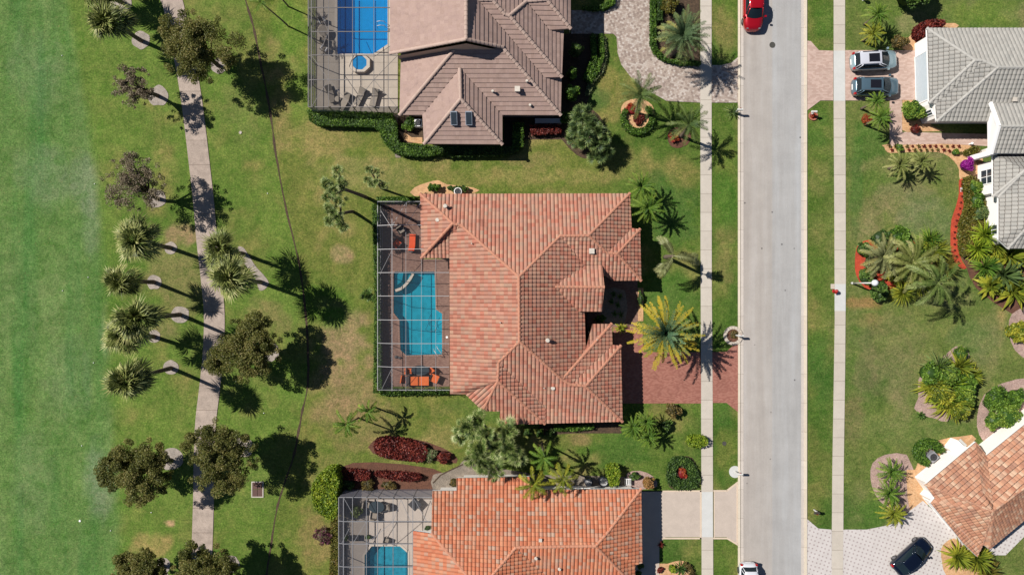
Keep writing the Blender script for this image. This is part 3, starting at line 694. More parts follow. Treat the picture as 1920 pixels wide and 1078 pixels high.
def tilemat(name, cols, rough=.8, nz=.12):
    m, t, b = new_mat(name); a = N(t, "ShaderNodeAttribute", attribute_name="rnd"); tc = N(t, "ShaderNodeTexCoord")
    k = len(cols); r = ramp(t, [(i / (k - 1), c) for i, c in enumerate(cols)], a.outputs["Fac"])
    n = noise(t, .45, 8, .8, tc.outputs["Object"], 1.5); rr = ramp(t, [(.32, (1 - nz * 1.6, 1 - nz * 1.6, 1 - nz * 1.5, 1)), (.45, (1, 1, 1, 1)), (.7, (1 + nz * .8,) * 3 + (1,))], n.outputs[0])
    n2 = noise(t, 9, 4, .8, tc.outputs["Object"]); r2 = ramp(t, [(.3, (.88, .87, .86, 1)), (.65, (1.05, 1.05, 1.05, 1))], n2.outputs[0])
    c = mix(t, r.outputs[0], rr.outputs[0], 1, 'MULTIPLY'); c = mix(t, c, r2.outputs[0], 1, 'MULTIPLY')
    t.links.new(c, b.inputs["Base Color"]); b.inputs["Roughness"].default_value = rough; b.inputs["Specular IOR Level"].default_value = .3; return m
M_TA = tilemat("taupe_tiles", [C(178, 150, 138), C(186, 158, 146), C(180, 152, 142), C(192, 164, 152)])
M_TAc = tilemat("taupe_caps", [C(196, 168, 154), C(206, 180, 166)])
M_TB = tilemat("terracotta_blend", [C(180, 118, 98), C(196, 132, 110), C(202, 146, 122), C(186, 138, 120), C(202, 158, 132), C(198, 124, 102), C(186, 150, 128), C(208, 148, 126)])
M_TBc = tilemat("terracotta_caps", [C(200, 138, 112), C(212, 150, 122)])
M_TC = tilemat("orange_blend", [C(208, 126, 92), C(216, 138, 102), C(206, 122, 88), C(222, 152, 116), C(204, 150, 122), C(214, 130, 94), C(200, 168, 146), C(212, 124, 90)])
M_TCc = tilemat("orange_caps", [C(208, 142, 114), C(218, 156, 126)])
M_TD = tilemat("grey_tiles", [C(170, 168, 162), C(178, 175, 168), C(184, 181, 174), C(174, 170, 163)], nz=.08)
M_TDc = tilemat("grey_caps", [C(192, 189, 182), C(200, 197, 190)], nz=.05)
M_TE = tilemat("tan_orange_blend", [C(180, 124, 98), C(200, 144, 114), C(214, 162, 130), C(192, 136, 110), C(224, 188, 158), C(176, 130, 108), C(206, 150, 118)])
M_GLASS = plain("window_glass", (.03, .04, .05, 1), .08, var=.1, coat=.5); M_GREYT = plain("grey_trim", C(120, 112, 108), .6)
M_SKYF = plain("skylight_frame", C(176, 186, 200), .5)
M_PIPE = plain("vent_cream", C(226, 216, 202), .6)

def walls(house, poly, z1, mat, inset=.55, zb=0.0, name="wall"):
    q = offset_poly(poly, inset) if inset else poly
    g = G(); n = len(q)
    for i in range(n):
        a = Vector(q[i]); b = Vector(q[(i + 1) % n]); g.add([(a.x, a.y, zb), (b.x, b.y, zb), (b.x, b.y, z1), (a.x, a.y, z1)], [(0, 1, 2, 3)])
    return part(name, g, mat, house), q
def opening(house, q, i, t0, t1, z0, z1, kind="window", panes=(2, 1), name=None, fm=None, pm=None):
    """a framed opening on wall segment i of outline q, from fraction t0 to t1"""
    a = Vector(q[i] + (0,)) if len(q[i]) == 2 else Vector(q[i]); b = Vector(q[(i + 1) % len(q)] + (0,)); d = b - a; L = d.length; u = d / L; n = Vector((u.y, -u.x, 0))
    M = Matrix(((u.x, n.x, 0, a.x), (u.y, n.y, 0, a.y), (0, 0, 1, 0), (0, 0, 0, 1)))
    x0, x1 = t0 * L, t1 * L; w_ = .1; g = G()
    g.box(x0, x1, 0, .07, z0, z0 + w_, M=M); g.box(x0, x1, 0, .07, z1 - w_, z1, M=M); g.box(x0, x0 + w_, 0, .07, z0 + w_, z1 - w_, M=M); g.box(x1 - w_, x1, 0, .07, z0 + w_, z1 - w_, M=M)
    if kind == "window":
        for k in range(1, panes[0]): xm = x0 + (x1 - x0) * k / panes[0]; g.box(xm - .03, xm + .03, 0, .06, z0 + w_, z1 - w_, M=M)
        for k in range(1, panes[1]): zm = z0 + (z1 - z0) * k / panes[1]; g.box(x0 + w_, x1 - w_, 0, .055, zm - .03, zm + .03, M=M)
    o = part(name or kind, g, fm or M_WHITE, house)
    h = G()
    if kind == "garage_door":
        for k in range(4): h.box(x0 + w_, x1 - w_, 0.002, .045, z0 + w_ + (z1 - z0 - 2 * w_) * k / 4 + .012, z0 + w_ + (z1 - z0 - 2 * w_) * (k + 1) / 4 - .012, M=M)
        part("door_panel", h, pm or M_WHITE, o)
    else:
        h.box(x0 + w_, x1 - w_, 0.002, .03, z0 + w_, z1 - w_, M=M); part("pane" if kind == "window" else "door_panel", h, pm or M_GLASS, o)
    return o
def vent(roof, px, py, z, r=.13, h=.45, kind=0):
    l = P(px, py, z); g = G()
    if kind == 0: g.cyl(l.x, l.y, z - .35, z + h * .5, r * .9, r * .8, 10); g.cyl(l.x, l.y, z + h * .5, z + h * .8, r * 1.5, r * 1.1, 12)
    else: g.box(l.x - r, l.x + r, l.y - r, l.y + r, z - .3, z + h * .5); g.box(l.x - r * 1.3, l.x + r * 1.3, l.y - r * 1.3, l.y + r * 1.3, z + h * .5, z + h * .7)
    part("roof_vent", g, M_PIPE, roof)

# ---- A: taupe house at the top
A = thing("house", "large house with a taupe flat-tile roof and two skylights at the top centre", "house", P(900, 100))
sA = .5
vA = dict(w0=(731, -130, 4.1), w1=(731.5, 100.4, 4.1), p0=(874, -130, 8.0), p1=(874, 74, 7.93), e1=(943, 89, 5.9),
          a1=(896, -130, 7.4), a0=(896, 0, 6.98), n1=(1021, 146, 3.8), n2=(1053, 147, 3.05), se=(1051.5, 216, 3.0),
          b0=(923, 0, 6.97), b1=(946, 27, 6.41), b2=(955, 30, 6.34), c0=(987, 3, 'E', 1055, 3.8), n3=(1030, 57, 4.4), n4=(1057, 60, 3.8), n5=(1053.6, 145, 3.8),
          bt=(918, -60, 7.4), ct=(986, -60, 5.6), d0=(1025, 0, 'E', 1070, 4.4), d1=(1070, 54, 4.4), dt=(1030, -130, 5.8), d2=(1070, -130, 4.4))
rA, W = make_roof(A, "roof", vA, ["w0 w1 p1 p0", "p0 p1 e1 se n2 n1 a0 a1", "a0 n1 n5 b2 b1 b0", "bt b0 b1 b2 c0 ct", "b2 n5 n4 n3 c0", "c0 n3 d1 d0", "d0 d1 d2 dt", "a1 a0 b0 bt", "ct c0 d0 dt"], M_TA, tile=(.31, .40, .0, .06, 1), s=sA, trim=M_TAc, snap=90, capmat=M_TAc, caprad=.17, extra_caps=("p1 e1", "w1 p1"), downs={0: 180, 1: 0, 2: -90, 3: 0, 4: 0, 5: -90, 6: 0, 7: 0, 8: 0})
vA2 = dict(nw=(752, 92, 3.0), sw=(749, 216, 3.0), r1=(851, 94, 5.75), r2=(943, 90, 5.85), se=(1051.5, 216.3, 3.0), v1=(792, 216, 3.0), v2=(862.4, 129, 'S', 216), v3=(942, 216, 3.0),
           h1=(863.7, 185.5, 'S', 271), s1=(795, 270, 2.98), s2=(942, 271, 2.98))
rA2, W = make_roof(A, "lower_roof", vA2, ["nw sw r1", "sw v1 v2 v3 se r2 r1", "v1 s1 h1 v2", "s1 s2 h1", "v2 h1 s2 v3"], M_TA, tile=(.31, .40, .0, .06, 1), s=sA, trim=M_TAc, snap=90, capmat=M_TAc, caprad=.17, no_caps=("r1 r2",), extra_caps=("r2 se",), downs={0: 180, 1: -90, 2: 180, 3: -90, 4: 0})
wpA = [P2(752, 60, 3), P2(749, 216, 3), P2(792, 216, 3), P2(795, 271, 3), P2(942, 271, 3), P2(942, 216, 3), P2(1051, 216, 3), P2(1053, 147, 3), P2(1055, 60, 3), P2(1070, 54, 3), P2(1070, -120, 3), P2(733, -120, 3), P2(733, 60, 3)]
_, qA = walls(A, wpA, 3.1, M_WALLT)
g = G(); a, b, c = P(745, 93, 4.0), P(874, 68, 7.6), P(941, 82, 5.75); y = P(800, 96, 5.4).y
g.add([(a.x, y, 2.9), (a.x, y, a.z), (b.x, y, b.z - .2), (c.x, y, c.z - .3), (c.x, y, 2.9)], [(0, 4, 3, 2, 1)]); part("wall", g, M_WALLT, A)
for px in (851, 879):
    l = P(px, 222, 4.36); ang = math.atan(sA); g = G(); Mx = Matrix.Translation(l) @ Matrix.Rotation(ang, 4, 'X')
    g.box(-.32, .32, -.66, .66, -.15, .10, m=0, M=Mx); g.box(-.27, .27, -.60, .60, .08, .115, m=1, M=Mx); part("skylight", g, [M_SKYF, M_GLASS], rA2)
for px, py, z, k in ((970, 168, 4.35, 1), (924, 172, 4.25, 0), (994, 198, 3.45, 0), (988, 153, 4.7, 0)): vent(rA2, px, py, z, .1 if k == 0 else .2, .35, k)
opening(A, qA, 6, .2, .8, .9, 2.2); opening(A, qA, 4, .3, .7, .9, 2.2)
for i in range(1, 5): opening(A, qA, i, .3, .7, .8, 2.2)

# ---- B: main terracotta house
B = thing("house", "terracotta tiled house in the centre with a long dark screened pool cage on its left", "house", P(1000, 560))
vB = dict(nw=(788, 364, 3.0), ne=(1181, 363, 3.0), r1=(849, 419, 'W', 788), r2=(865, 423, 'N', 363), ap=(973, 519, 6.55), r3=(1050.5, 442.6, 'N', 363), r4=(1104, 442, 'N', 363),
          sw1=(790, 484, 3.0), sw2=(843, 484, 3.0), w0=(843, 441, 3.6), w1=(843, 484.5, 3.6), w2=(844, 738, 3.6), ch1=(873, 739, 3.55), ch2=(905, 770, 3.45), s1=(937, 771, 3.45), s2=(936, 795, 3.0), s3=(1021.5, 794, 3.0),
          as_=(974, 640, 6.55), h2=(935, 679, 5.55), h3=(933.5, 714, 5.3), v1=(1022, 763, 3.35),
          e1=(1184, 428, 3.0), x1=(1138, 474, 'E', 1184), e2=(1200, 430, 3.0), x2=(1157, 476, 'E', 1201), e3=(1202, 526, 3.0), s4=(1150, 526.5, 3.0), vt=(1095, 497, 4.2),
          ev1=(1096, 585, 3.5), ev2=(1098, 654, 3.5), m1=(1054, 711.5, 4.9), g1=(1111, 607, 3.3), g2=(1147, 607, 3.0), g3=(1148, 646, 3.0), m2=(1070, 720.5, 4.75), g4=(1164, 648, 3.0), m3=(1098, 724, 4.75),
          se=(1167, 790, 3.0), s5=(1038, 793, 3.0), s6=(1022, 793, 3.05))
facesB = ["nw r1 r2 ap r3 r4 ne", "nw sw1 r1", "r1 sw1 sw2 w0 r2", "r2 w0 w1 w2 ch1 h3 h2 as_ ap", "ch1 ch2 h3", "ch2 s1 s2 s3 h3", "h2 h3 s3 s6 v1",
          "r4 ne e1 x1", "e1 e2 x2 x1", "e2 e3 x2", "r3 vt s4 e3 x2 x1 r4", "ap as_ m1 ev2 ev1 vt r3", "as_ h2 v1 s6 s5 se m3 m2 m1", "m1 ev2 g1 g2", "m1 g2 g3 m2", "m2 g3 g4 m3", "m3 g4 se"]
dB = {0: 90, 1: 180, 2: -90, 3: 180, 4: -135, 5: -90, 6: 0, 7: 0, 8: 90, 9: 0, 10: -90, 11: 0, 12: -90, 13: 90, 14: 0, 15: 90, 16: 0}
rB, WB = make_roof(B, "roof", vB, facesB, M_TB, s=.45, tile=(.385, .385, .105, .065, 6), trim=plain("brown_gutter", C(120, 78, 64), .5), capmat=M_TBc, downs=dB, no_caps=("r2 w0",))
vT = dict(w=(1041, 538, 5.15), n1=(1087, 491, 4.0), n2=(1129, 496, 4.0), e=(1133, 538.5, 5.15), s1=(1085, 584, 4.0), s2=(1128.6, 584, 4.0))
rB2, _ = make_roof(B, "entry_roof", vT, ["w n1 n2 e", "w e s2 s1"], M_TB, s=.45, tile=(.385, .385, .105, .065, 6), capmat=M_TBc, trim=plain("brown_gutter2", C(120, 78, 64), .5), downs={0: 90, 1: -90})
wpB = [P2(788, 364, 3), P2(790, 484, 3), P2(844, 484, 3), P2(844, 738, 3), P2(873, 739, 3), P2(905, 770, 3), P2(937, 771, 3), P2(936, 794, 3), P2(1022, 794, 3), P2(1038, 793, 3), P2(1166.5, 790, 3), P2(1165, 648, 3), P2(1148, 647, 3), P2(1148, 607, 3), P2(1111, 607, 3), P2(1099, 645, 3), P2(1096, 526, 3), P2(1202, 526, 3), P2(1200, 430, 3), P2(1184, 428, 3), P2(1181, 363, 3)]
_, qB = walls(B, wpB, 3.12, M_WALLC)
g = G()
for py in (492, 583):
    a, b = P(1096, py, 3.9), P(1126, py, 3.9); yy = (a.y + (-.35 if py < 500 else .35)); g.bar((b.x, yy, 0), (b.x, yy, 3.9), .45)
g.add([(P(1126, 540, 3.9).x, P(0, 500, 3.9).y, 2.7), (P(1126, 540, 3.9).x, P(0, 576, 3.9).y, 2.7), (P(1126, 540, 3.9).x, P(0, 576, 3.9).y, 3.95), (P(1126, 540, 3.9).x, P(0, 538, 3.9).y, 4.95), (P(1126, 540, 3.9).x, P(0, 500, 3.9).y, 3.95)], [(0, 1, 2, 3, 4)])
part("entry_wall", g, M_WALLC, B)
for px, py, z, k in ((835.5, 387, 4.1, 0), (821, 413, 3.7, 0), (1109, 471, 4.4, 1), (1027, 638, 5.5, 0), (1037, 727, 4.3, 0), (1020, 727, 4.45, 2), (884.5, 457, 4.9, 2), (938, 604.5, 5.9, 2), (1119, 636.5, 3.5, 2), (1031, 705, 4.8, 2)):
    if k == 2: vent(rB, px, py, z, .045, .3, 0)
    else: vent(rB, px, py, z, .15 if k == 0 else .2, .4, k)
n = len(qB)
for i in range(n):
    L = (Vector(qB[i]) - Vector(qB[(i + 1) % n])).length; mid = (Vector(qB[i]) + Vector(qB[(i + 1) % n])) / 2
    if L > 6.5 and mid.x > 9.5 and mid.y < -4: opening(B, qB, i, .08, .92, 0, 2.3, "garage_door")
    elif L > 3: opening(B, qB, i, .35, .65, .9, 2.2)

# ---- C: orange house at the bottom
Cc = thing("house", "orange variegated barrel-tile house at the bottom centre with a grey screened pool", "house", P(990, 1010))
vC = dict(l0=(775, 994, 3.0), l1=(809, 999, 'W', 775), lw=(811, 919.5, 3.3), n1=(856, 919, 3.3), n2=(856, 895.5, 2.85), n3=(992, 893, 2.85), n4=(1000, 917, 3.3), ne=(1202, 916, 3.0),
          ap=(899, 1106, 5.5), r1=(967, 1026, 5.1), r2=(1117, 1023, 5.0), x1=(1139, 998, 4.6), e1=(1204, 1054, 3.0), e2=(1191, 1058, 3.0), e3=(1191, 1100, 3.0), sb=(775, 1250, 3.0), ab=(899, 1250, 5.5),
          s1=(1022, 1076, 3.6), s2=(1035, 1100, 3.2), k1=(967, 1150, 5.1), k2=(1022, 1150, 3.6))
dC = {0: 180, 1: 90, 2: 0, 3: -90, 4: 0, 5: 0}
rC, _ = make_roof(Cc, "roof", vC, ["l0 l1 ap ab sb", "l1 lw n1 n2 n3 n4 ne x1 r2 r1 ap", "ne e1 x1", "r1 r2 e3 s2 s1", "x1 e1 e2 e3 r2", "r1 s1 k2 ab ap"], M_TC, s=.45, tile=(.385, .385, .105, .065, 6), trim=M_WHITE, capmat=M_TCc, downs=dC)
wpC = [P2(811, 919.5, 3), P2(811, 999, 3), P2(777, 999, 3), P2(777, 1240, 3), P2(1000, 1240, 3), P2(1022, 1090, 3), P2(1191, 1100, 3), P2(1191, 1058, 3), P2(1204, 1054, 3), P2(1202, 916, 3), P2(1000, 917, 3), P2(992, 894, 3), P2(856, 895.5, 3), P2(856, 919, 3)]
_, qC = walls(Cc, wpC, 3.1, M_WALLW)
for px, py, z, k in ((1013, 1011, 4.6, 0), (1005, 1045, 4.7, 1), (1049, 1065, 4.0, 1), (940, 1045, 5.0, 2)): vent(rC, px, py, z, .12 if k < 2 else .05, .38, 0 if k else 1)
n = len(qC)
for i in range(n):
    L = (Vector(qC[i]) - Vector(qC[(i + 1) % n])).length; mid = (Vector(qC[i]) + Vector(qC[(i + 1) % n])) / 2
    if L > 5 and mid.x > 12.3: opening(Cc, qC, i, .08, .92, 0, 2.3, "garage_door")
    elif L > 3: opening(Cc, qC, i, .35, .6, .9, 2.1)

# ---- D: grey house at top right
D = thing("house", "pale grey barrel-tile house with white walls at the top right corner", "house", P(1850, 150))
vD = dict(nw=(1738, 53.5, 3.0), nx=(2080, 53.5, 3.0), h1=(1828, 113.5, 4.9), h1b=(1843.5, 114.5, 5.0), ap=(1871, 126.8, 5.35), rx=(2080, 126.8, 5.35), s1=(1742, 193.5, 3.0), s2=(1753, 196, 3.05), s3=(1756, 228, 3.0), sx=(2080, 228, 3.0))
dD = {0: 90, 1: 180, 2: -90, 3: 180, 4: -90}
rD, _ = make_roof(D, "roof", vD, ["nw h1 h1b ap rx nx", "nw s1 h1", "h1 s1 s2 h1b", "h1b s2 s3 ap", "ap s3 sx rx"], M_TD, s=.45, tile=(.4, .4, .10, .065, 6), trim=M_WHITE, capmat=M_TDc, downs=dD)
vD2 = dict(a=(1859, 194, 4.0), b=(1875, 237, 5.15), c=(1860.5, 288, 4.0), ax=(2080, 194, 4.0), bx=(2080, 237, 5.15), cx=(2080, 288, 4.0))
rD2, _ = make_roof(D, "entry_roof", vD2, ["a b bx ax", "b c cx bx"], M_TD, s=.45, tile=(.4, .4, .10, .065, 6), trim=M_WHITE, capmat=M_TDc, downs={0: 90, 1: -90})
vD3 = dict(a=(1861.5, 289, 3.1), b=(1862, 368.5, 3.0), v=(1872, 370, 3.2), h=(1921, 320, 4.7), hx=(2080, 320, 4.7), ax=(2080, 280, 3.1), w2=(1872, 449, 3.0), h2=(1938, 412, 4.9), top=(1938, 320, 4.9), h2x=(2080, 412, 4.9), w2b=(1890, 466, 3.0), wx=(2080, 466, 3.0))
rD3, _ = make_roof(D, "wing_roof", vD3, ["a b h hx ax", "b v h", "v w2 w2b h2 top h", "w2b wx h2x h2"], M_TD, s=.45, tile=(.4, .4, .10, .065, 6), trim=M_WHITE, capmat=M_TDc, downs={0: 180, 1: -90, 2: 180, 3: -90})
_, qD = walls(D, [P2(1738, 53.5, 3), P2(1742, 194, 3), P2(1756, 228, 3), P2(2070, 228, 3), P2(2070, 53.5, 3)], 3.12, M_WALLW, .5)
_, qD3 = walls(D, [P2(1861.5, 289, 3), P2(1862, 368, 3), P2(1872, 370, 3), P2(1872, 449, 3), P2(1890, 466, 3), P2(2070, 466, 3), P2(2070, 289, 3)], 3.12, M_WALLW, .5)
opening(D, qD, 0, .2, .93, 0, 2.35, "garage_door", pm=plain("pale_blue_door", C(214, 228, 236), .5, var=.04))
opening(D, qD, 1, .3, .75, .5, 2.3); opening(D, qD3, 0, .22, .7, .5, 2.4, panes=(2, 2)); opening(D, qD3, 2, .68, .93, .5, 2.3, panes=(2, 2))
g = G()   # entry gable wall with arched opening, columns and white barge boards
a, b, c = P(1864, 198, 4.0), P(1878, 237, 5.0), P(1865, 284, 4.0)
g.add([(a.x, a.y, 3.0), (c.x, c.y, 3.0), (c.x, c.y, 3.95), (b.x - .12, b.y, 4.95), (a.x, a.y, 3.95)], [(0, 1, 2, 3, 4)])
g.bar((a.x + .2, a.y, 0), (a.x + .2, a.y, 3.9), .5); g.bar((c.x + .2, c.y, 0), (c.x + .2, c.y, 3.9), .5)
a, b, c = [Vector(x) for x in (P(1857, 193, 4.02), P(1873, 237, 5.2), P(1858.5, 289, 4.02))]
g.bar(a, b, .22, .3); g.bar(b, c, .22, .3)
part("entry_wall", g, M_WHITE, D)
l0, l1 = P(1838, 286, 0), P(1868, 268, 0); g = G(); g.bar((l0.x, l0.y, .45), (l1.x + 1, l1.y, .45), .35, .9); part("garden_wall", g, M_WALLW, D)
vent(rD, 1900, 188, 3.95, .16, .4, 1)

# ---- E: angled tan and orange house at bottom right
E = thing("house", "angled house with mottled tan and orange tiles at the bottom right corner", "house", P(1850, 940))
vE = dict(a=(1734, 908, 3.0), b=(1829, 828, 3.0), c=(1849, 853, 3.0), d=(1995, 735, 3.0), m=(1841, 921, 4.75), n=(1861, 945, 5.2), ap=(1862, 958, 5.7), rx=(1995, 860, 5.7), s=(1843, 1020, 3.1), s0=(1832, 1043, 3.0), sx=(1995, 912, 3.0), t=(1854.5, 1029, 3.0), f1=(1752, 933, 3.0), f2=(1744, 942, 2.9), f3=(1805, 1017, 2.95))
tE = dict(rot=0, tile=(.33, .36, .045, .085, 3), s=.45, trim=M_WHITE, capmat=M_TE)
rE, _ = make_roof(E, "roof", vE, ["a b m n ap", "b c n m", "c d rx ap n", "a ap s s0 f3 f2 f1", "ap rx sx t s"], M_TE, downs={0: 130, 1: -50, 2: 130, 3: -139, 4: -50}, caprad=.1, no_caps=("m b",), **tE)
_, qE = walls(E, [P2(1734, 908, 3), P2(1752, 933, 3), P2(1744, 942, 3), P2(1830, 1040, 3), P2(1852, 1028, 3), P2(1990, 912, 3), P2(1990, 740, 3), P2(1849, 853, 3), P2(1829, 828, 3)], 3.1, M_WALLW, .55)
opening(E, qE, 2, .08, .8, 0, 2.3, "garage_door"); opening(E, qE, 4, .3, .5, .8, 2.2)
# low white walls beside it, seen as a pale band
g = G(); l0, l1, l2 = P(1776, 826), P(1792, 818), P(1812, 836)
g.prism([P2(1768, 838), P2(1782, 820), P2(1800, 836), P2(1790, 844), P2(1783, 834), P2(1775, 843)], 0, 1.1); single("garden_wall", g, M_WALLW, P(1784, 834), "low white garden wall jutting from the angled tan house", "wall")
g = G(); g.prism([P2(1714, 893), P2(1800, 822), P2(1812, 834), P2(1728, 905)], 0, .12); struct("white_apron", g, M_CONCW)
# ------------------------------------------------------------------ foliage builders
def quads(Cn, D, Sd, ln, wd, rr):
    """leaf quads: centre, length direction, side direction"""
    ln = ln[:, None] / 2; wd = wd[:, None] / 2
    V = np.stack([Cn - D * ln - Sd * wd * .5, Cn - D * ln * .2 + Sd * wd, Cn + D * ln, Cn - D * ln * .2 - Sd * wd], 1)
    return V.reshape(-1, 3), np.arange(len(Cn) * 4).reshape(-1, 4), rr
def rand_dirs(rng, n, up=0.6):
    D = rng.normal(size=(n, 3)); D[:, 2] *= up; D /= np.linalg.norm(D, axis=1)[:, None] + 1e-9
    Hh = rng.normal(size=(n, 3)); S_ = np.cross(D, Hh); S_ /= np.linalg.norm(S_, axis=1)[:, None] + 1e-9
    return D, S_
def clump_leaves(g, rng, cen, rad, n, size, base=.5, spread=.5, flat=1.0, up=.5):
    d = rng.normal(size=(n, 3)); d /= np.linalg.norm(d, axis=1)[:, None]; q = rng.random(n) ** .35
    Cn = np.array(cen) + d * q[:, None] * rad * np.array([1, 1, flat])
    D, S_ = rand_dirs(rng, n, up)
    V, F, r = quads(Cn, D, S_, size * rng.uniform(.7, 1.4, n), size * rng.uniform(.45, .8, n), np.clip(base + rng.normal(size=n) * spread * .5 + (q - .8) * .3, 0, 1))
    g.add(V, F, r)
def oak_meshes(seed, R=3.0, hh=3.6, lumps=110, per=380, size=.15, thin=1.0, trunk_h=3.0, lean=(0, 0)):
    """trunk mesh and crown mesh in local coordinates (origin at the foot)"""
    rng = np.random.default_rng(seed); c = G(); t = G(); cz = trunk_h + hh * .45; cen = np.array([lean[0], lean[1], cz]); pts_ = []
    for i in range(lumps):
        a = rng.random() * math.tau; q = rng.random() ** .55; lobes = 1 + .26 * math.sin(2 * a + seed * 1.7) * .7 + .26 * math.sin(3 * a + seed) + .16 * math.sin(5 * a + seed * 2)
        rr = R * .86 * q * lobes; zz = hh * .5 * math.sqrt(max(0, 1 - q * q * .8)) * (rng.random() * 1.35 - .35)
        p = cen + np.array([rr * math.cos(a), rr * math.sin(a), zz]); pts_.append(p)
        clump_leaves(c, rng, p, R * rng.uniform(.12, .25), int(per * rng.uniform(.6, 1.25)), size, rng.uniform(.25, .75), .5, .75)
    # twigs outside the mass
    for i in range(26):
        a = rng.random() * math.tau; p = cen + np.array([R * rng.uniform(.85, 1.1) * math.cos(a), R * rng.uniform(.85, 1.1) * math.sin(a), rng.uniform(-.5, .5)])
        clump_leaves(c, rng, p, R * .1, int(per * .25), size, rng.random(), .4, .8)
    k = trunk_h * .55; top = Vector((lean[0] * .5, lean[1] * .5, k)); t.tube([(0, 0, -.1), (lean[0] * .15, lean[1] * .15, k * .5), top], [.24, .19, .17], 8)
    for i in rng.choice(lumps, min(lumps, 14), replace=False):
        p = Vector(pts_[i]); m = top.lerp(p, .5) + Vector((rng.normal() * .2, rng.normal() * .2, .25)); t.tube([top, m, p], [.12, .07, .025], 5)
    return t, c
def fan_crown(seed, R=1.9, nf=34, blades=15, droop=.55, elmin=-45, arc=170):
    """fan-palm crown around the origin: every frond is a stalk with a fan of narrow pointed blades"""
    rng = np.random.default_rng(seed); g = G()
    gap = rng.random() * math.tau
    for i in range(nf):
        a = i * 2.39996 + rng.normal() * .3; f = (i + .5) / nf
        if rng.random() < .14 or (f > .35 and math.cos(a - gap) > .93) or (f > .5 and math.cos(a - gap - 2.3) > .95): continue
        el = math.radians(84 - (84 - elmin) * f ** .9 + rng.normal() * 9)
        d = Vector((math.cos(a) * math.cos(el), math.sin(a) * math.cos(el), math.sin(el))); up = Vector((0, 0, 1)); s = d.cross(up).normalized(); n = s.cross(d)
        s = (s + n * rng.normal() * .5).normalized(); n = s.cross(d)
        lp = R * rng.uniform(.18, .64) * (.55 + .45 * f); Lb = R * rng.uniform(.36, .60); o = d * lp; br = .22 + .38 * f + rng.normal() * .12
        g.bar(d * .06, o, .035, .02, .55)
        V = []; F = []; rr = []; dd = (d - Vector((0, 0, .22 + .25 * rng.random()))).normalized()
        for k in range(blades):
            u = k / (blades - 1) - .5; t = u * math.radians(arc) + rng.normal() * .05; q = (dd * math.cos(t) + s * math.sin(t)).normalized()
            L = Lb * (1 - .45 * (abs(u) * 2) ** 2) * rng.uniform(.85, 1.12); wv = q.cross(n).normalized() * (.028 + .012 * R)
            m = o + q * L * .5 + n * .05 * (1 if k % 2 else -.3); e = m + (q + Vector((0, 0, -droop * rng.uniform(.5, 1.6)))).normalized() * L * .52; b = len(V)
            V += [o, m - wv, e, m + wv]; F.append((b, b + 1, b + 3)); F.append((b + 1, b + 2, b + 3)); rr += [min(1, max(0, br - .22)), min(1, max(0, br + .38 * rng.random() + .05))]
        g.add([tuple(v) for v in V], F, rr)
    g.sphere((0, 0, -.1), .2, seg=6, ring=4, r=.1)
    return g
def feather_crown(seed, L=2.4, nf=18, pairs=20, el0=70, el1=-15, curl=1.1, wl=.5, wd=.07, var=.1, rb=.3, rt=.8, taper=.9, fat=1.0, az=None):
    """pinnate palm crown around the origin: arching fronds with two rows of leaflets"""
    rng = np.random.default_rng(seed); g = G()
    for i in range(nf):
        a = i * 2.39996 + rng.normal() * var; f = (i + .5) / nf
        if az: a = math.radians(az[i])
        el = math.radians(el0 - (el0 - el1) * f + rng.normal() * 5); Lf = L * rng.uniform(.85, 1.08) * (.72 + .28 * min(1, f * 2.2))
        h = Vector((math.cos(a), math.sin(a), 0)); p = Vector((0, 0, 0)); path = [p.copy()]; e = el; st = Lf / 8; tw = rng.normal() * .15
        for k in range(8):
            p = p + (h * math.cos(e) + Vector((0, 0, 1)) * math.sin(e)) * st; e -= curl / 8 * (.6 + k * .12); h = Matrix.Rotation(tw / 8, 3, 'Z') @ h; path.append(p.copy())
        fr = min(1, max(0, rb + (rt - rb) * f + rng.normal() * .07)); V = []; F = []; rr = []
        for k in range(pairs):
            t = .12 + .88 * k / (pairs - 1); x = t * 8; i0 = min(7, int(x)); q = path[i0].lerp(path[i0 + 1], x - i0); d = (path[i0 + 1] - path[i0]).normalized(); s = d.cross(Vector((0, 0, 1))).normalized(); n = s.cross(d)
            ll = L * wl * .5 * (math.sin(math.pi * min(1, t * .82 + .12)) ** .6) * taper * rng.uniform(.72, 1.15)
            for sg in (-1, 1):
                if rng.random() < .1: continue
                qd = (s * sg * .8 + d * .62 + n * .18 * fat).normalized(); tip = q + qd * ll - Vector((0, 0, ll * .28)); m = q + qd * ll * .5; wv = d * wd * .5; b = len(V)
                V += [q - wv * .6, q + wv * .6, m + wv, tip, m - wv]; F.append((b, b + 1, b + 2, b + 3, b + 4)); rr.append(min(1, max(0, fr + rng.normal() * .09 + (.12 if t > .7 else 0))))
        g.add([tuple(v) for v in V], F, rr)
        for k in range(8): g.bar(path[k], path[k + 1], .05 * (1 - k / 9), .03, min(1, fr + .15))
    return g
M_BARK = plain("palm_bark", C(120, 104, 88), .9, var=.25, scale=8); M_BARKD = plain("oak_bark", C(88, 76, 64), .95, var=.25, scale=8)
M_FAN = leafmat("fan_palm_leaf", [C(74, 84, 34), C(106, 120, 54), C(148, 158, 80), C(188, 190, 114), C(218, 212, 146)], .2)
M_FANG = leafmat("grey_fan_leaf", [C(66, 86, 36), C(96, 122, 54), C(128, 150, 74), C(164, 178, 104), C(202, 208, 148)], .2)
M_OAK = leafmat("oak_leaf", [C(90, 98, 46), C(128, 134, 64), C(160, 158, 82), C(190, 176, 112)], .45)
M_OAKB = leafmat("thin_brown_leaf", [C(120, 106, 82), C(150, 134, 108), C(176, 158, 134), C(130, 124, 84)], .25)
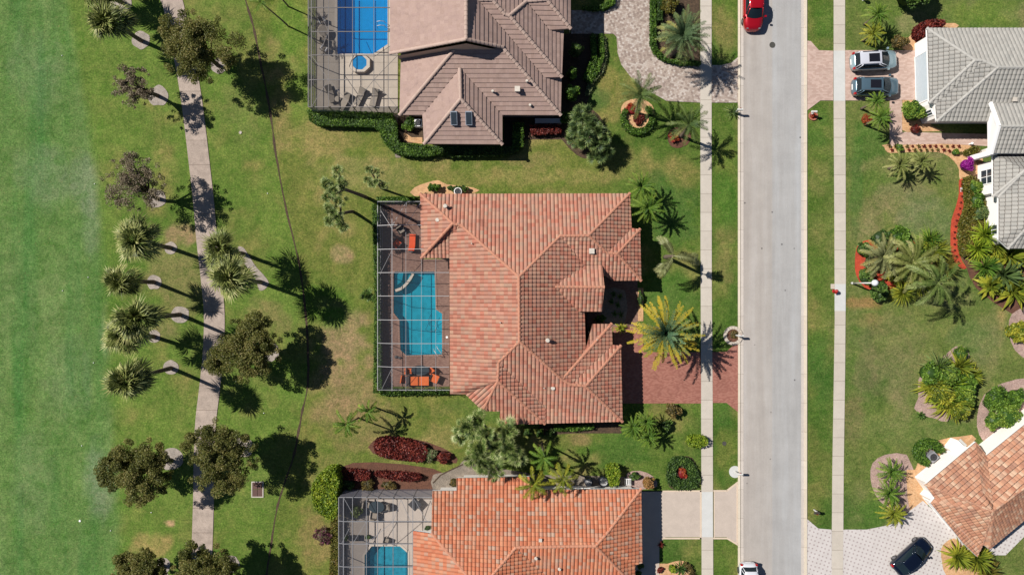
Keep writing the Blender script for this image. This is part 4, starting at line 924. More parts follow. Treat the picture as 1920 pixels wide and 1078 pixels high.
M_DATE = leafmat("date_palm_leaf", [C(88, 114, 76), C(124, 150, 100), C(160, 176, 108), C(206, 196, 96)], .25)
M_YEL = leafmat("yellow_palm_leaf", [C(88, 126, 92), C(124, 152, 100), C(206, 192, 72), C(234, 210, 64), C(230, 200, 70)], .3)
M_GRNP = leafmat("green_palm_leaf", [C(56, 92, 32), C(92, 134, 44), C(140, 172, 62), C(176, 196, 84)], .3)
M_SPRS = leafmat("dull_palm_leaf", [C(60, 86, 48), C(92, 118, 62), C(128, 150, 84), C(160, 170, 92)], .25)
M_OLDP = leafmat("bleached_palm_leaf", [C(112, 118, 74), C(150, 156, 100), C(182, 184, 128), C(176, 166, 86)], .2)
M_YGRN = leafmat("yellow_green_leaf", [C(74, 98, 30), C(126, 144, 44), C(180, 184, 60), C(214, 206, 72)], .3)
M_HEDG = leafmat("hedge_leaf", [C(48, 78, 24), C(78, 116, 36), C(116, 156, 52), C(150, 186, 72)], .3)
M_LIME = leafmat("lime_hedge_leaf", [C(84, 116, 28), C(130, 160, 40), C(180, 200, 58), C(206, 214, 72)], .3)
M_SHRB = leafmat("dark_shrub_leaf", [C(44, 68, 30), C(68, 98, 42), C(100, 134, 56), C(134, 166, 76)], .25)
M_REDL = leafmat("red_leaf", [C(70, 22, 20), C(110, 40, 34), C(150, 62, 50), C(176, 90, 70)], .2)
M_REDB = leafmat("bright_red_leaf", [C(120, 20, 24), C(180, 36, 40), C(216, 84, 60), C(200, 150, 60)], .2)
M_MAG = leafmat("magenta_flower", [C(130, 20, 120), C(184, 30, 168), C(214, 60, 200)], .25)
M_MAGG = leafmat("mixed_magenta_leaf", [C(96, 84, 60), C(130, 110, 84), C(150, 40, 110), C(110, 120, 60)], .25)
M_BRNS = leafmat("brown_green_leaf", [C(70, 66, 36), C(104, 94, 50), C(140, 124, 66), C(168, 140, 84)], .2)
M_OCHR = leafmat("ochre_leaf", [C(140, 96, 50), C(184, 134, 80), C(204, 158, 100), C(150, 130, 60)], .2)
M_RUST = leafmat("rust_leaf", [C(120, 50, 24), C(190, 80, 40), C(210, 110, 60), C(140, 110, 50)], .2)
M_VARI = leafmat("variegated_leaf", [C(80, 100, 56), C(130, 146, 90), C(176, 184, 132), C(120, 70, 60)], .2)
M_CARP = leafmat("groundcover_leaf", [C(78, 84, 28), C(112, 112, 38), C(140, 130, 52), C(120, 90, 50)], .2)

def trunk_between(base, top, r0, r1, kind=0, seg=8):
    base = Vector(base); top = Vector(top); g = G(); n = 7; d = top - base
    path = [base + Vector((d.x * (t ** 1.25), d.y * (t ** 1.25), d.z * t)) + Vector((0, 0, -.1 if t == 0 else 0)) for t in [i / n for i in range(n + 1)]]
    g.tube(path, [r0 + (r1 - r0) * min(1, i / n * 1.4) for i in range(n + 1)], seg)
    for i in range(1, int(d.length / .35)):
        t = i * .35 / d.length
        if t > .98: break
        p = base + Vector((d.x * t ** 1.25, d.y * t ** 1.25, d.z * t)); rr = (r0 + (r1 - r0) * min(1, t * 1.4)) * 1.06
        g.cyl(p.x, p.y, p.z - .025, p.z + .025, rr, rr, seg)
    return g
def height_from(base, crown):
    """height at which a crown seen at photo point 'crown' stands over a foot seen at 'base'"""
    b = np.array([base[0] - 960, base[1] - 539.0]); c = np.array([crown[0] - 960, crown[1] - 539.0]); return H * (1 - float(b @ c) / float(c @ c))
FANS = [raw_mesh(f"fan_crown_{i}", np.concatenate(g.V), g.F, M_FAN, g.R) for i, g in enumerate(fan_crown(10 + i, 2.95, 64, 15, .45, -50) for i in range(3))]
def palm(name, label, crown, base, h, mesh, scale=1.0, r0=.22, r1=.15, group=None, rz=None, cat="palm tree", squash=1.0, tilt=(0, 0)):
    if h is None: h = height_from(base, crown)
    top = P(crown[0], crown[1], h); b = P(*base) if base else Vector((top.x, top.y, 0))
    t = thing(name, label, cat, b, group)
    part("trunk", trunk_between(b, top, r0, r1), M_BARK, t, True)
    lpart("crown", mesh, t, top - b, (tilt[0], tilt[1], random.random() * 6.28 if rz is None else rz), (scale, scale, scale * squash)); return t
GF = "tall fan palms on gravel rings beside the cart path"
random.seed(21)
for i, (cr, ba, sc, lab) in enumerate([
    ((205, 40), (265, 77), 1.0, "fan palm with a round silvery crown, topmost whole palm near the top left corner"),
    ((176, -24), (230, 6), 1.0, "fan palm whose crown is cut off by the top edge of the photo"),
    ((256, 450), (320, 465), 1.0, "ragged fan palm at the upper end of the group left of the cart path"),
    ((228, 527), (289, 529), .82, "smaller round fan palm, second of the group left of the cart path"),
    ((258, 598), (338, 590), .98, "fan palm whose crown overlaps the pale crown below it"),
    ((230, 627), (289, 631), .9, "pale-tipped fan palm tucked under a taller crown left of the path"),
    ((240, 711), (321, 690), .98, "lowest fan palm left of the cart path, with a yellowish crown and bent shadow"),
    ((412, 467), (456, 476), .85, "fan palm with a brown-flecked crown over the right edge of the cart path"),
    ((433, 521), (489, 529), .98, "dense green fan palm directly right of the cart path, lower of the pair"),
    ((292, -95), (322, -20), 1.0, None)]):
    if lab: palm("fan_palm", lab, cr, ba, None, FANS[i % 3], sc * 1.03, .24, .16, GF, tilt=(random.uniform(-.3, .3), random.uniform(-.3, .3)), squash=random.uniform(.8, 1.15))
# oaks along the golf path
OAKS = [("broadleaf_tree", (370, 90), (410, 124), 5.2, dict(seed=1, R=3.35, hh=3.6), M_OAK, "large olive-brown broadleaf tree over the cart path near the top"),
        ("broadleaf_tree", (250, 163), (296, 180), 4.2, dict(seed=2, R=1.95, hh=2.2, lumps=46, per=150, size=.13), M_OAKB, "thin brownish tree, nearly leafless, left of the cart path near the top"),
        ("broadleaf_tree", (252, 345), (296, 373), 4.8, dict(seed=3, R=2.75, hh=2.6, lumps=60, per=170, size=.14), M_OAKB, "wide sparse brownish-grey tree left of the path, above the fan palm group"),
        ("broadleaf_tree", (462, 655), (508, 648), 4.4, dict(seed=4, R=3.1, hh=3.2), M_OAK, "dark green tree right of the cart path below the pair of fan palms"),
        ("broadleaf_tree", (262, 882), (321, 862), 4.9, dict(seed=5, R=3.15, hh=3.2), M_OAK, "round olive tree at lower left beside the fairway"),
        ("broadleaf_tree", (412, 855), (457, 840), 5.0, dict(seed=6, R=3.3, hh=3.4), M_OAK, "big dense olive tree covering the cart path above the drain box"),
        ("broadleaf_tree", (262, 1074), (305, 1060), 4.2, dict(seed=7, R=2.4, hh=2.6), M_OAK, "olive tree cut by the bottom edge, left of the cart path"),
        ("broadleaf_tree", (386, 1076), (432, 1057), 4.8, dict(seed=8, R=2.9, hh=3.0), M_OAK, "olive tree cut by the bottom edge, covering the cart path end")]
for nm, cr, ba, hz, kw, mt, lab in OAKS:
    b = P(*ba); top = P(cr[0], cr[1], hz); kw = dict(kw); kw['lean'] = (top.x - b.x, top.y - b.y); kw['trunk_h'] = hz - kw['hh'] * .45
    tg, cg = oak_meshes(**kw); t = thing(nm, lab, "tree", b, "broadleaf trees along the cart path")
    L = b; LOC[t.name] = Vector((0, 0, 0)); part("trunk", tg, M_BARKD, t, True); part("crown", cg, mt, t); LOC[t.name] = L
# palms at the house screens
FG = [raw_mesh(f"grey_fan_{i}", np.concatenate(g.V), g.F, M_FANG, g.R) for i, g in enumerate((fan_crown(40, 1.5, 16, 15, .3, -10), fan_crown(41, 1.3, 14, 15, .3, 0)))]
def cluster_palm(name, label, base, heads, mesh, scale, r=.13, group=None, mats=None, cat="palm tree", fk=.72):
    """several crowns on stems that share one root"""
    b = P(*base); t = thing(name, label, cat, b, group); g = G(); tops = [P(x, y, h) for x, y, h in heads]; mean = sum(tops, Vector()) / len(tops)
    fork = b.lerp(mean, fk); q = trunk_between(b, fork, r, r * .8); g.add(np.concatenate(q.V), q.F, q.R)
    for top in tops:
        m = fork.lerp(top, .5); m.z -= .15; g.tube([fork - Vector((0, 0, .1)), m, top], [r * .7, r * .55, r * .45], 7)
    part("trunk", g, M_BARK, t, True)
    for i, (cx, cy, h) in enumerate(heads):
        ms = mesh[i % len(mesh)] if isinstance(mesh, list) else mesh
        lpart("crown", ms, t, P(cx, cy, h) - b, (random.uniform(-.2, .2), random.uniform(-.2, .2), random.random() * 6), (scale,) * 3)
    return t
cluster_palm("screw_pine", "leaning palm with pale tufted heads casting its trunk shadow into the dark pool cage", (688, 371), [(612, 345, 9.6), (634, 323, 9.7), (616, 368, 9.4), (628, 357, 9.8), (640, 345, 9.3)], FG, .72, .2)
cluster_palm("screw_pine", "shorter palm with tufted heads just below the leaning one, left of the dark pool cage", (662, 397), [(617, 392, 5.4), (637, 378, 5.5), (618, 415, 5.3), (635, 408, 5.6), (643, 425, 5.2), (626, 402, 5.6)], FG, .7, .18)
cluster_palm("screw_pine", "small tufted palm above the upper left corner of the dark pool cage", (716, 354), [(693, 318, 5.2), (708, 323, 5.3), (690, 338, 5.1), (705, 342, 5.4), (697, 345, 5.2), (720, 347, 5.0)], FG, .5, .13)
palm("thin_palm", "small thin palm with a curved shadow left of the blue pool, at the top edge", (490, 6), (541, 50), 6.2, None or raw_mesh("cr1", np.concatenate((_g := feather_crown(60, 1.3, 10, 12, 60, -10)).V), _g.F, M_GRNP, _g.R), 1, .09, .06)
palm("thin_palm", "thin palm cut by the top edge of the photo beside the top pool cage", (518, -14), (541, 13), 3.8, raw_mesh("cr2", np.concatenate((_g := feather_crown(61, 1.2, 9, 12, 60, -10)).V), _g.F, M_GRNP, _g.R), 1, .09, .06)
def fm(name, m, *a, **k):
    g = feather_crown(*a, **k); return raw_mesh(name, np.concatenate(g.V), g.F, m, g.R)
_g = fan_crown(70, 1.1, 26, 11, .2, 5); palm("cycad", "dark spiky cycad against the left side of the dark pool cage", (690, 555), (694, 554), .8, raw_mesh("cycad", np.concatenate(_g.V), _g.F, M_SHRB, _g.R), 1.0, .2, .2, cat="plant")
# front-garden palms
palm("date_palm", "big dense blue-green date palm beside the curved paver drive", (1280, 68), (1258, 102), 5.0, fm("date1", M_DATE, 80, 2.85, 60, 34, 80, -18, 1.0, .3, .05, rb=.0, rt=.75), 1, .42, .3)
palm("date_palm", "sparse dull green palm leaning over the ring bed of red plants", (1201, 178), (1192, 212), 4.4, fm("date2", M_SPRS, 81, 2.4, 18, 34, 70, 0, 1.2, .36, .045, rb=.2, rt=.9), 1, .2, .15)
palm("date_palm", "sparse green palm over the small dark red bed beside the left sidewalk", (1292, 233), (1277, 256), 4.4, fm("date3", M_SPRS, 82, 2.3, 16, 34, 70, 0, 1.2, .38, .045, rb=.2, rt=.9), 1, .2, .15)
palm("date_palm", "huge palm with a green heart and yellow outer fronds in front of the red drive", (1246, 624), (1230, 620), 5.0, fm("yellow", M_YEL, 83, 3.6, 60, 30, 84, -10, .8, .17, .1, rb=-.1, rt=.95, taper=1.15), 1, .45, .34)
palm("damaged_palm", "bleached palm with only a few drooping fronds in front of the entry court", (1263, 480), (1247, 482), 4.6, fm("old", M_OLDP, 84, 3.0, 9, 46, 30, 0, 1.6, .42, .05, rb=.2, rt=.8, az=[120, -8, 234, 0, 128, 226, 116, -14, 240]), 1, .22, .16, rz=0)
palm("bottle_palm", "bright green palm touching the upper right corner of the terracotta roof", (1202, 350), (1206, 357), 3.0, fm("gp1", M_GRNP, 85, 1.65, 28, 26, 75, -8, 1.0, .3, .05), 1, .16, .13)
palm("bottle_palm", "bright green palm just below the one at the terracotta roof corner", (1215, 390), (1212, 394), 3.2, fm("gp2", M_GRNP, 86, 1.8, 34, 26, 75, -8, 1.0, .3, .05), 1, .16, .13)
gp = [fm("gp3", M_GRNP, 87, 1.5, 30, 24, 75, -10, 1.0, .3, .05), fm("gp4", M_GRNP, 88, 1.6, 32, 24, 75, -10, 1.0, .3, .05), fm("gp5", M_YGRN, 89, 1.5, 30, 24, 75, -10, 1.0, .3, .05), fm("gp6", M_FAN, 90, 1.55, 34, 24, 75, -10, 1.0, .3, .05)]
for cr, h, ms, sc, lab, gr in [
    ((1186, 800), 1.9, 1, .95, "leafy green palm at the lower right corner of the terracotta roof, left of its group", "palms at the terracotta garage corner"),
    ((1216, 818), 2.0, 0, .95, "yellow-green palm, lowest of the group at the terracotta garage corner", "palms at the terracotta garage corner"),
    ((1212, 790), 2.2, 1, .8, "green palm in the middle of the group at the terracotta garage corner", "palms at the terracotta garage corner"),
    ((1645, 28), 2.6, 0, .95, "palm above the silver SUV, upper of the pair nearest the top edge", "palms above the two SUVs"),
    ((1636, 64), 2.0, 2, .9, "palm with orange-tinged fronds directly above the silver SUV", "palms above the two SUVs"),
    ((1643, 190), 3.0, 0, .75, "palm whose fronds hang over the rear of the blue-grey SUV", "palms below the two SUVs"),
    ((1650, 221), 3.0, 1, .85, "palm beside the orange round bush below the SUVs", "palms below the two SUVs"),
    ((1686, 310), 2.0, 3, 1.0, "left one of two low palms alone on the lawn of the grey house", "pair of palms on the grey house lawn"),
    ((1726, 304), 2.0, 3, .95, "right one of two low palms alone on the lawn of the grey house", "pair of palms on the grey house lawn"),
    ((1670, 884), 1.8, 0, 1.05, "top one of three low palms on the pink rock bed by the dotted drive", "three palms by the dotted drive"),
    ((1665, 924), 1.8, 1, 1.05, "middle one of three low palms on the pink rock bed by the dotted drive", "three palms by the dotted drive"),
    ((1674, 962), 1.8, 2, 1.05, "yellowish lowest one of three low palms by the dotted drive", "three palms by the dotted drive")]:
    palm("pygmy_palm", lab, cr, None, h, gp[ms], sc, .13, .1, gr)
# feather palms south of the terracotta house
fe = [fm("areca1", M_GRNP, 91, 1.8, 11, 28, 60, 0, 1.6, .36, .06), fm("areca2", M_SPRS, 92, 1.8, 9, 28, 60, 0, 1.6, .36, .06), fm("areca3", M_YGRN, 96, 1.9, 13, 30, 65, -10, 1.7, .36, .05)]
palm("feather_palm", "feather palm with hooked fronds, left of the pair above the red hedge", (650, 795), (672, 783), None, fe[0], 1.0, .1, .08, "feather palms above the red hedge")
palm("feather_palm", "feather palm with hooked fronds, right of the pair above the red hedge", (690, 772), (705, 764), None, fe[0], .85, .1, .08, "feather palms above the red hedge")
for cr, ba, sc, lab in (((1020, 858), (1016, 830), 1.0, "feather palm, topmost of the three at the orange roof's upper edge"), ((1000, 908), (1000, 884), 1.1, "feather palm leaning over the orange roof edge, left of its group"), ((1055, 898), (1046, 872), 1.05, "feather palm with one upright yellow frond, right of its group at the orange roof")):
    palm("feather_palm", lab, cr, ba, 4.9, fe[2] if cr[0] != 1020 else fe[0], sc, .11, .09, "feather palms at the orange roof")
M_FN = M_FANG
needle = [raw_mesh(f"nd{i}", np.concatenate(g.V), g.F, M_FANG, g.R) for i, g in enumerate((fan_crown(50, 1.35, 20, 19, .1, 0, 200), fan_crown(51, 1.2, 18, 19, .1, 0, 200)))]
cluster_palm("branching_palm", "wide many-headed grey-green palm between the terracotta and orange roofs", (948, 826), [(878, 800, 4.6), (868, 816, 4.2), (900, 838, 4.8), (912, 812, 4.6), (950, 808, 4.6), (930, 840, 4.4), (955, 840, 4.6), (905, 868, 4.6), (925, 880, 4.4), (968, 858, 4.2), (890, 858, 4.2), (900, 786, 4.0)], needle, 1.15, .2, fk=.45)
palmetto = [raw_mesh(f"pm{i}", np.concatenate(g.V), g.F, M_SPRS, g.R) for i, g in enumerate((fan_crown(55, 1.25, 26, 13, .3, -20), fan_crown(56, 1.2, 24, 13, .3, -20)))]
cluster_palm("palmetto_clump", "large bushy fan palm clump below the taupe house, beside a red hedge", (1102, 245), [(1085, 220, 2.6), (1105, 226, 2.9), (1080, 245, 2.5), (1100, 252, 3.2), (1122, 246, 2.8), (1092, 270, 2.4), (1116, 272, 2.6), (1134, 262, 2.4), (1110, 238, 3.0), (1072, 262, 2.0), (1136, 284, 1.8), (1118, 292, 1.6), (1092, 210, 2.0)], palmetto, 1.05, .13, fk=.25)

# ------------------------------------------------------------------ hedges and shrubs
def hedge(name, poly, h, mat, label, cat="hedge", group=None, dens=190, size=.13, sm=2, rag=.06, z0=0.0):
    if isinstance(poly, str): poly = pts(poly, h * .6)
    if sm: poly = smooth_closed(poly, sm)
    n = len(poly); a = sum(poly[i][0] * poly[(i + 1) % n][1] - poly[(i + 1) % n][0] * poly[i][1] for i in range(n)) / 2
    if a < 0: poly = poly[::-1]
    cen = np.mean(poly, 0); rng = np.random.default_rng(abs(hash(label)) % 1000 if False else sum(map(ord, label)) % 9973)
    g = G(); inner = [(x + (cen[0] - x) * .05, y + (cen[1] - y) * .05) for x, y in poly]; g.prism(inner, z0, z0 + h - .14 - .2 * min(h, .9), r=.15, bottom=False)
    pa = np.array(poly); x0, y0 = pa.min(0); x1, y1 = pa.max(0); N_ = int((x1 - x0) * (y1 - y0) * dens) + 20
    X = rng.uniform(x0, x1, N_); Y = rng.uniform(y0, y1, N_); k = inside(poly, X, Y); X = X[k]; Y = Y[k]
    Z = z0 + h + rng.normal(size=len(X)) * rag - vnoise(X, Y, .5, 5, 2) * min(h, .9) * .25
    pat = vnoise(X, Y, .45, 60, 2)
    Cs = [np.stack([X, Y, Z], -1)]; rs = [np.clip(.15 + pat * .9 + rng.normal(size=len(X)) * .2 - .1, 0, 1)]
    for i in range(n):
        p, q = np.array(poly[i]), np.array(poly[(i + 1) % n]); L = np.linalg.norm(q - p); m = int(L * h * dens * .8) + 2
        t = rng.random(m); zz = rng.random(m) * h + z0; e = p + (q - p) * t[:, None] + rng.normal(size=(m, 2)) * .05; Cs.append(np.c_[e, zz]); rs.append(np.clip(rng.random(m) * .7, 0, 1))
    Cn = np.concatenate(Cs); D, S_ = rand_dirs(rng, len(Cn), .45)
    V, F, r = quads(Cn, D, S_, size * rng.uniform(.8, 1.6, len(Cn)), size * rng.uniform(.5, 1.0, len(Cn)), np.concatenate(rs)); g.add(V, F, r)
    return single(name, g, mat, (cen[0], cen[1], z0), label, cat, group)
def bush(name, px, py, rp, h, mat, label, cat="shrub", group=None, size=.16, dens=1.0, ry=None, spiky=False):
    """rounded shrub: leaf clumps over a dark inner body"""
    c = P(px, py, h * .55); c.z = 0; R = rp / PXM; Ry = (ry or rp) / PXM; rng = np.random.default_rng(int(px * 7 + py)); g = G()
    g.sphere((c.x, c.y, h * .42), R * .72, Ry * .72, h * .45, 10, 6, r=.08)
    nl = int(10 + 6 * R * R)
    for i in range(nl):
        a = rng.random() * math.tau; q = rng.random() ** .5; p = (c.x + R * .78 * q * math.cos(a), c.y + Ry * .78 * q * math.sin(a), h * (.35 + .5 * math.sqrt(1 - q * q * .9)) * rng.uniform(.85, 1.1))
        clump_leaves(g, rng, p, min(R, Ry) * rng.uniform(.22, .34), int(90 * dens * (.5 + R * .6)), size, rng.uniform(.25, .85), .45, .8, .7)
    return single(name, g, mat, (c.x, c.y, 0), label, cat, group)
def spiky(name, px, py, rp, h, mat, label, cat="plant", group=None, n=26, wd=.12):
    """rosette of strap leaves"""
    c = P(px, py, h * .5); c.z = 0; R = rp / PXM; rng = np.random.default_rng(int(px * 3 + py * 5)); g = G()
    for i in range(n):
        a = i * 2.39996 + rng.normal() * .2; f = (i + .5) / n; el = math.radians(80 - 65 * f); L = R * rng.uniform(.9, 1.25) / max(.55, math.cos(el * .6)); d = Vector((math.cos(a), math.sin(a), 0)); s = Vector((-d.y, d.x, 0)) * wd * .5
        p = [Vector((c.x, c.y, .05)) + d * (L * t * math.cos(el) * (1 + .3 * t)) + Vector((0, 0, h * .25 + L * t * math.sin(el) - L * .55 * t * t * math.cos(el))) for t in (0, .35, .7, 1)]
        g.add([tuple(v) for v in (p[0] - s * .5, p[0] + s * .5, p[1] + s, p[2] + s * .8, p[3], p[2] - s * .8, p[1] - s)], [(0, 1, 2, 6), (6, 2, 3, 5), (5, 3, 4)], np.clip(.3 + .5 * f + rng.normal(size=3) * .15, 0, 1))
    return single(name, g, mat, (c.x, c.y, 0), label, cat, group)

hedge("box_hedge", "579,208 735,214 744,236 745,262 752,270 800,274 830,288 800,294 760,292 740,286 722,268 712,244 700,238 600,236 582,226", 1.1, M_HEDG, "long clipped green hedge wrapping round the lower end of the top pool cage", sm=1)
hedge("box_hedge", "800,276 940,276 970,276 972,284 945,292 850,294 820,290", .9, M_SHRB, "low dark hedge along the bottom edge of the taupe roof", sm=1)
hedge("box_hedge", "963,232 981,232 980,276 962,278", 1.0, M_HEDG, "short upright box hedge right of the skylight wing", sm=0)
hedge("red_hedge", "994,236 1049,235 1052,250 998,253", .9, M_REDL, "pinkish red clipped hedge under the taupe roof eave", sm=1)
bush("shrub", 768, 234, 17, 1.0, M_HEDG, "green leafy shrub in the corner beside the skylight wing")
bush("topiary", 1081, 93, 15, 2.9, M_SHRB, "round clipped dark topiary in the shaded bed right of the taupe house", size=.1)
bush("shrub", 1073, 138, 11, 3.0, M_HEDG, "small bright green shrub in the bed right of the taupe house, middle one", ry=16)
bush("shrub", 1072, 175, 17, 3.0, M_HEDG, "yellow-green shrub in the bed right of the taupe house, lowest before the clump")
bush("shrub", 1062, 222, 13, 1.8, M_HEDG, "bright green shrub at the lower right corner of the taupe roof")
hedge("box_hedge", "1108,66 1116,66 1118,110 1112,130 1100,150 1094,146 1104,124 1110,108", .8, M_HEDG, "curved low inner hedge in the shaded bed right of the taupe house", sm=1)
hedge("box_hedge", "1122,66 1130,66 1133,105 1124,132 1108,156 1100,152 1116,128 1124,104", .7, M_HEDG, "curved low outer hedge in the shaded bed right of the taupe house", sm=1)
hedge("flower_border", "1128,70 1135,70 1138,110 1130,136 1114,156 1106,178 1098,178 1104,152 1122,132 1130,108", .35, M_VARI, "narrow border of pale flowers edging the curved hedges", "flowers", sm=1)
hedge("box_hedge", "1093,14 1120,14 1140,4 1150,-20 1156,-20 1152,8 1132,18 1118,20 1093,18", .7, M_HEDG, "curved green hedge at the top edge beside the paver drive", sm=1)
hedge("box_hedge", "1221,-40 1229,-40 1229,84 1236,100 1252,112 1276,116 1312,116 1312,122 1275,121 1245,114 1228,102 1220,84", .8, M_HEDG, "outer clipped hedge between paver drive and date palm", sm=1)
hedge("box_hedge", "1233,-40 1241,-40 1241,40 1233,40", .8, M_SHRB, "inner clipped hedge left of the date palm at the top edge", sm=0)
bush("shrub", 1256, 8, 20, 1.5, M_CARP, "yellowish bush above the date palm at the top edge")
pr = lambda cx, cy, rx, ry, n=22, a0=0, a1=math.tau: [(cx + rx * math.cos(a0 + (a1 - a0) * i / n), cy + ry * math.sin(a0 + (a1 - a0) * i / n)) for i in range(n + 1)]
ringo = pr(1196, 222, 31, 31, 22, math.radians(-50), math.radians(215)); ringi = pr(1196, 220, 23, 22, 22, math.radians(-50), math.radians(215))
hedge("ring_hedge", [P2(x, y, .4) for x, y in ringo + ringi[::-1]], .6, M_HEDG, "horseshoe-shaped clipped hedge round the bed of red plants", sm=0)
bush("red_plant", 1186, 205, 13, .5, M_REDB, "bed of bright red plants in the upper part of the horseshoe hedge", "flowers", size=.14)
bush("red_plant", 1197, 222, 14, .5, M_REDL, "bed of dark red plants in the lower part of the horseshoe hedge", "flowers", size=.14)
bush("red_plant", 1265, 257, 12, .5, M_REDB, "dark red plants at the foot of the palm beside the left sidewalk", "flowers", size=.14)
spiky("agave", 1373, 209, 13, .9, M_SPRS, "spiky green plant at the kerb beside the mailbox below the paver drive", n=40, wd=.07)
# main house
hedge("box_hedge", "700,384 710,382 712,560 716,734 702,735 704,560", 1.25, M_HEDG, "narrow green hedge along the left side of the dark pool cage", sm=0, size=.12)
hedge("box_hedge", "712,730 843,731 843,737 715,740", .8, M_HEDG, "low shaded hedge along the bottom of the dark pool cage", sm=0)
hedge("box_hedge", "706,371 778,370 778,377 712,379", .8, M_HEDG, "low green hedge along the top of the dark pool cage", sm=0)
bush("shrub", 813, 352, 17, .9, M_HEDG, "round green shrub above the terracotta roof, left one", ry=9, group="shrubs above the terracotta roof")
bush("shrub", 858, 354, 26, .9, M_SHRB, "wide green shrub above the terracotta roof, right one", ry=7, group="shrubs above the terracotta roof")
hedge("box_hedge", "1040,797 1078,797 1112,795 1112,803 1075,807 1040,806", .7, M_HEDG, "low clipped hedge under the lower eave of the terracotta roof", sm=0)
for x in (990, 1012, 1030): bush("shrub", x, 811, 9, .7, M_SHRB if x != 1012 else M_HEDG, {990: "dark round shrub under the terracotta eave, left of three", 1012: "bright round shrub under the terracotta eave, middle of three", 1030: "small round shrub under the terracotta eave, right of three"}[x], group="round shrubs under the terracotta eave")
bush("shrub", 1126, 598, 14, 1.2, M_HEDG, "green shrub squeezed between entry roof and garage roof", ry=8)
bush("shrub", 1201, 560, 6, .8, M_SHRB, "narrow shrub column at the right edge of the entry court", ry=20)
for i, (x, y) in enumerate(((1150, 552), (1158, 572), (1164, 590), (1146, 566), (1152, 588), (1162, 556))): spiky("bromeliad", x, y, 6, .35, M_SHRB, "small dark rosette in the gravel of the shaded entry court, " + ("top left", "centre", "lower right", "left", "bottom left", "top right")[i], group="rosettes in the entry court", n=12)
spiky("bromeliad", 1164, 615, 11, .6, M_YGRN, "pale spiky plant at the foot of the yellow palm beside the red path")
for cx, cy, hh, mt, r, lab in ((1262, 770, 1.3, M_BRNS, 17, "brownish croton bush right of the palms at the garage corner"), (1250, 800, 1.0, M_SHRB, 14, "dark green bush in the shade of the garage corner palms")): bush("shrub", cx, cy, r, hh, mt, lab)
for i, (x, y, r) in enumerate(((1302, 768, 12),)): pass
hedge("box_hedge", "1290,820 1296,816 1318,817 1325,822 1325,832 1316,837 1296,837 1290,832", .9, M_LIME, "oval clipped lime hedge beside the left sidewalk", sm=1)
ro = [(1254, 868), (1262, 858), (1276, 856), (1290, 858), (1300, 870), (1308, 885), (1312, 898), (1306, 912), (1290, 917), (1268, 916), (1254, 908), (1250, 892)]
ri = [(1266, 880), (1274, 872), (1282, 872), (1288, 882), (1293, 895), (1288, 901), (1274, 900), (1266, 893)]
hedge("ring_hedge", [P2(x, y, .3) for x, y in ro + [ro[0]] + [ri[0]] + ri[::-1]], .55, M_SHRB, "egg-shaped clipped hedge ring around red flowers", sm=0)
bush("red_plant", 1280, 887, 11, .45, M_REDB, "red and orange flowers inside the egg-shaped hedge", "flowers", size=.12, ry=14)
# garden between main and orange house
hedge("red_hedge", "704,826 720,820 760,823 790,832 800,838 796,862 770,862 730,858 706,848", .8, M_REDL, "broad dark red hedge on the lawn left of the many-headed palm", size=.18)
bush("shrub", 806, 852, 15, .8, M_VARI, "pale variegated shrub at the right end of the broad red hedge")
bush("red_plant", 832, 856, 15, .8, M_REDL, "dark red and brown shrub ending the red hedge row", "shrub", size=.18)
hedge("red_hedge", "637,884 660,880 690,883 694,890 688,898 650,897 638,894", .8, M_REDL, "narrow dark red hedge beside the big lime hedge", size=.16)
hedge("red_hedge", "706,884 750,886 786,890 788,897 760,900 720,894 706,890", .8, M_REDL, "second narrow dark red hedge, right of the first", size=.16)
hedge("lime_hedge", "606,884 618,878 632,880 638,900 634,925 636,950 628,968 612,962 596,948 590,925 592,902", 2.4, M_LIME, "large rounded lime-green hedge at the corner of the grey pool cage", size=.16, dens=260)
bush("shrub", 655, 908, 14, .7, M_SHRB, "dark green shrub between the red hedge and the grey pool cage")
bush("shrub", 690, 908, 15, .7, M_BRNS, "brownish shrub above the grey pool cage, left one")
bush("shrub", 730, 909, 19, .6, M_BRNS, "brownish shrub above the grey pool cage, right one", ry=9)
bush("shrub", 850, 905, 8, .8, M_BRNS, "small upright shrub at the upper left corner of the orange roof", ry=12)
bush("bougainvillea", 607, 1004, 20, 1.6, M_MAGG, "thin bougainvillea with a few magenta flowers left of the grey pool cage", dens=.7)
hedge("lime_hedge", "622,975 636,970 636,1090 618,1090 622,1040", 1.2, M_CARP, "ragged yellow-green hedge along the left side of the grey pool cage", sm=1)
hedge("box_hedge", "1138,874 1158,872 1162,884 1158,906 1144,910 1138,892", 1.5, M_LIME, "clipped green hedge block between the black units and the rock bed", sm=1, size=.12)
bush("shrub", 1190, 893, 14, .7, M_SHRB, "low green shrub left of the ochre bush near the orange garage", ry=8)
bush("shrub", 1216, 905, 15, 1.5, M_OCHR, "ochre round bush at the orange garage corner", ry=13)
for i, (x, y) in enumerate(((1200, 1060), (1198, 1076))): bush("topiary", x, y, 7, 1.1, M_SHRB, ("upper", "lower")[i] + " dark clipped ball in the shade right of the orange roof", group="balls beside the orange roof")
spiky("bromeliad", 1239, 1020, 6, .5, M_REDL, "small dark red plant at the shadow edge of the beige drive", n=14)
bush("shrub", 1260, 1066, 9, .5, M_LIME, "yellow-green tuft on the tan rock bed at the bottom edge")
bush("red_plant", 1238, 1068, 7, .4, M_REDL, "red-brown plant on the tan rock bed at the bottom edge", "plant")
spiky("agave", 1276, 1066, 13, .8, M_SHRB, "dark strap-leaved plant on the bed at the bottom edge", n=30)
hedge("box_hedge", "1285,1054 1296,1060 1303,1080 1298,1084 1290,1068 1280,1058", .5, M_BRNS, "curved brown border hedge at the bottom edge beside the left sidewalk", sm=1)
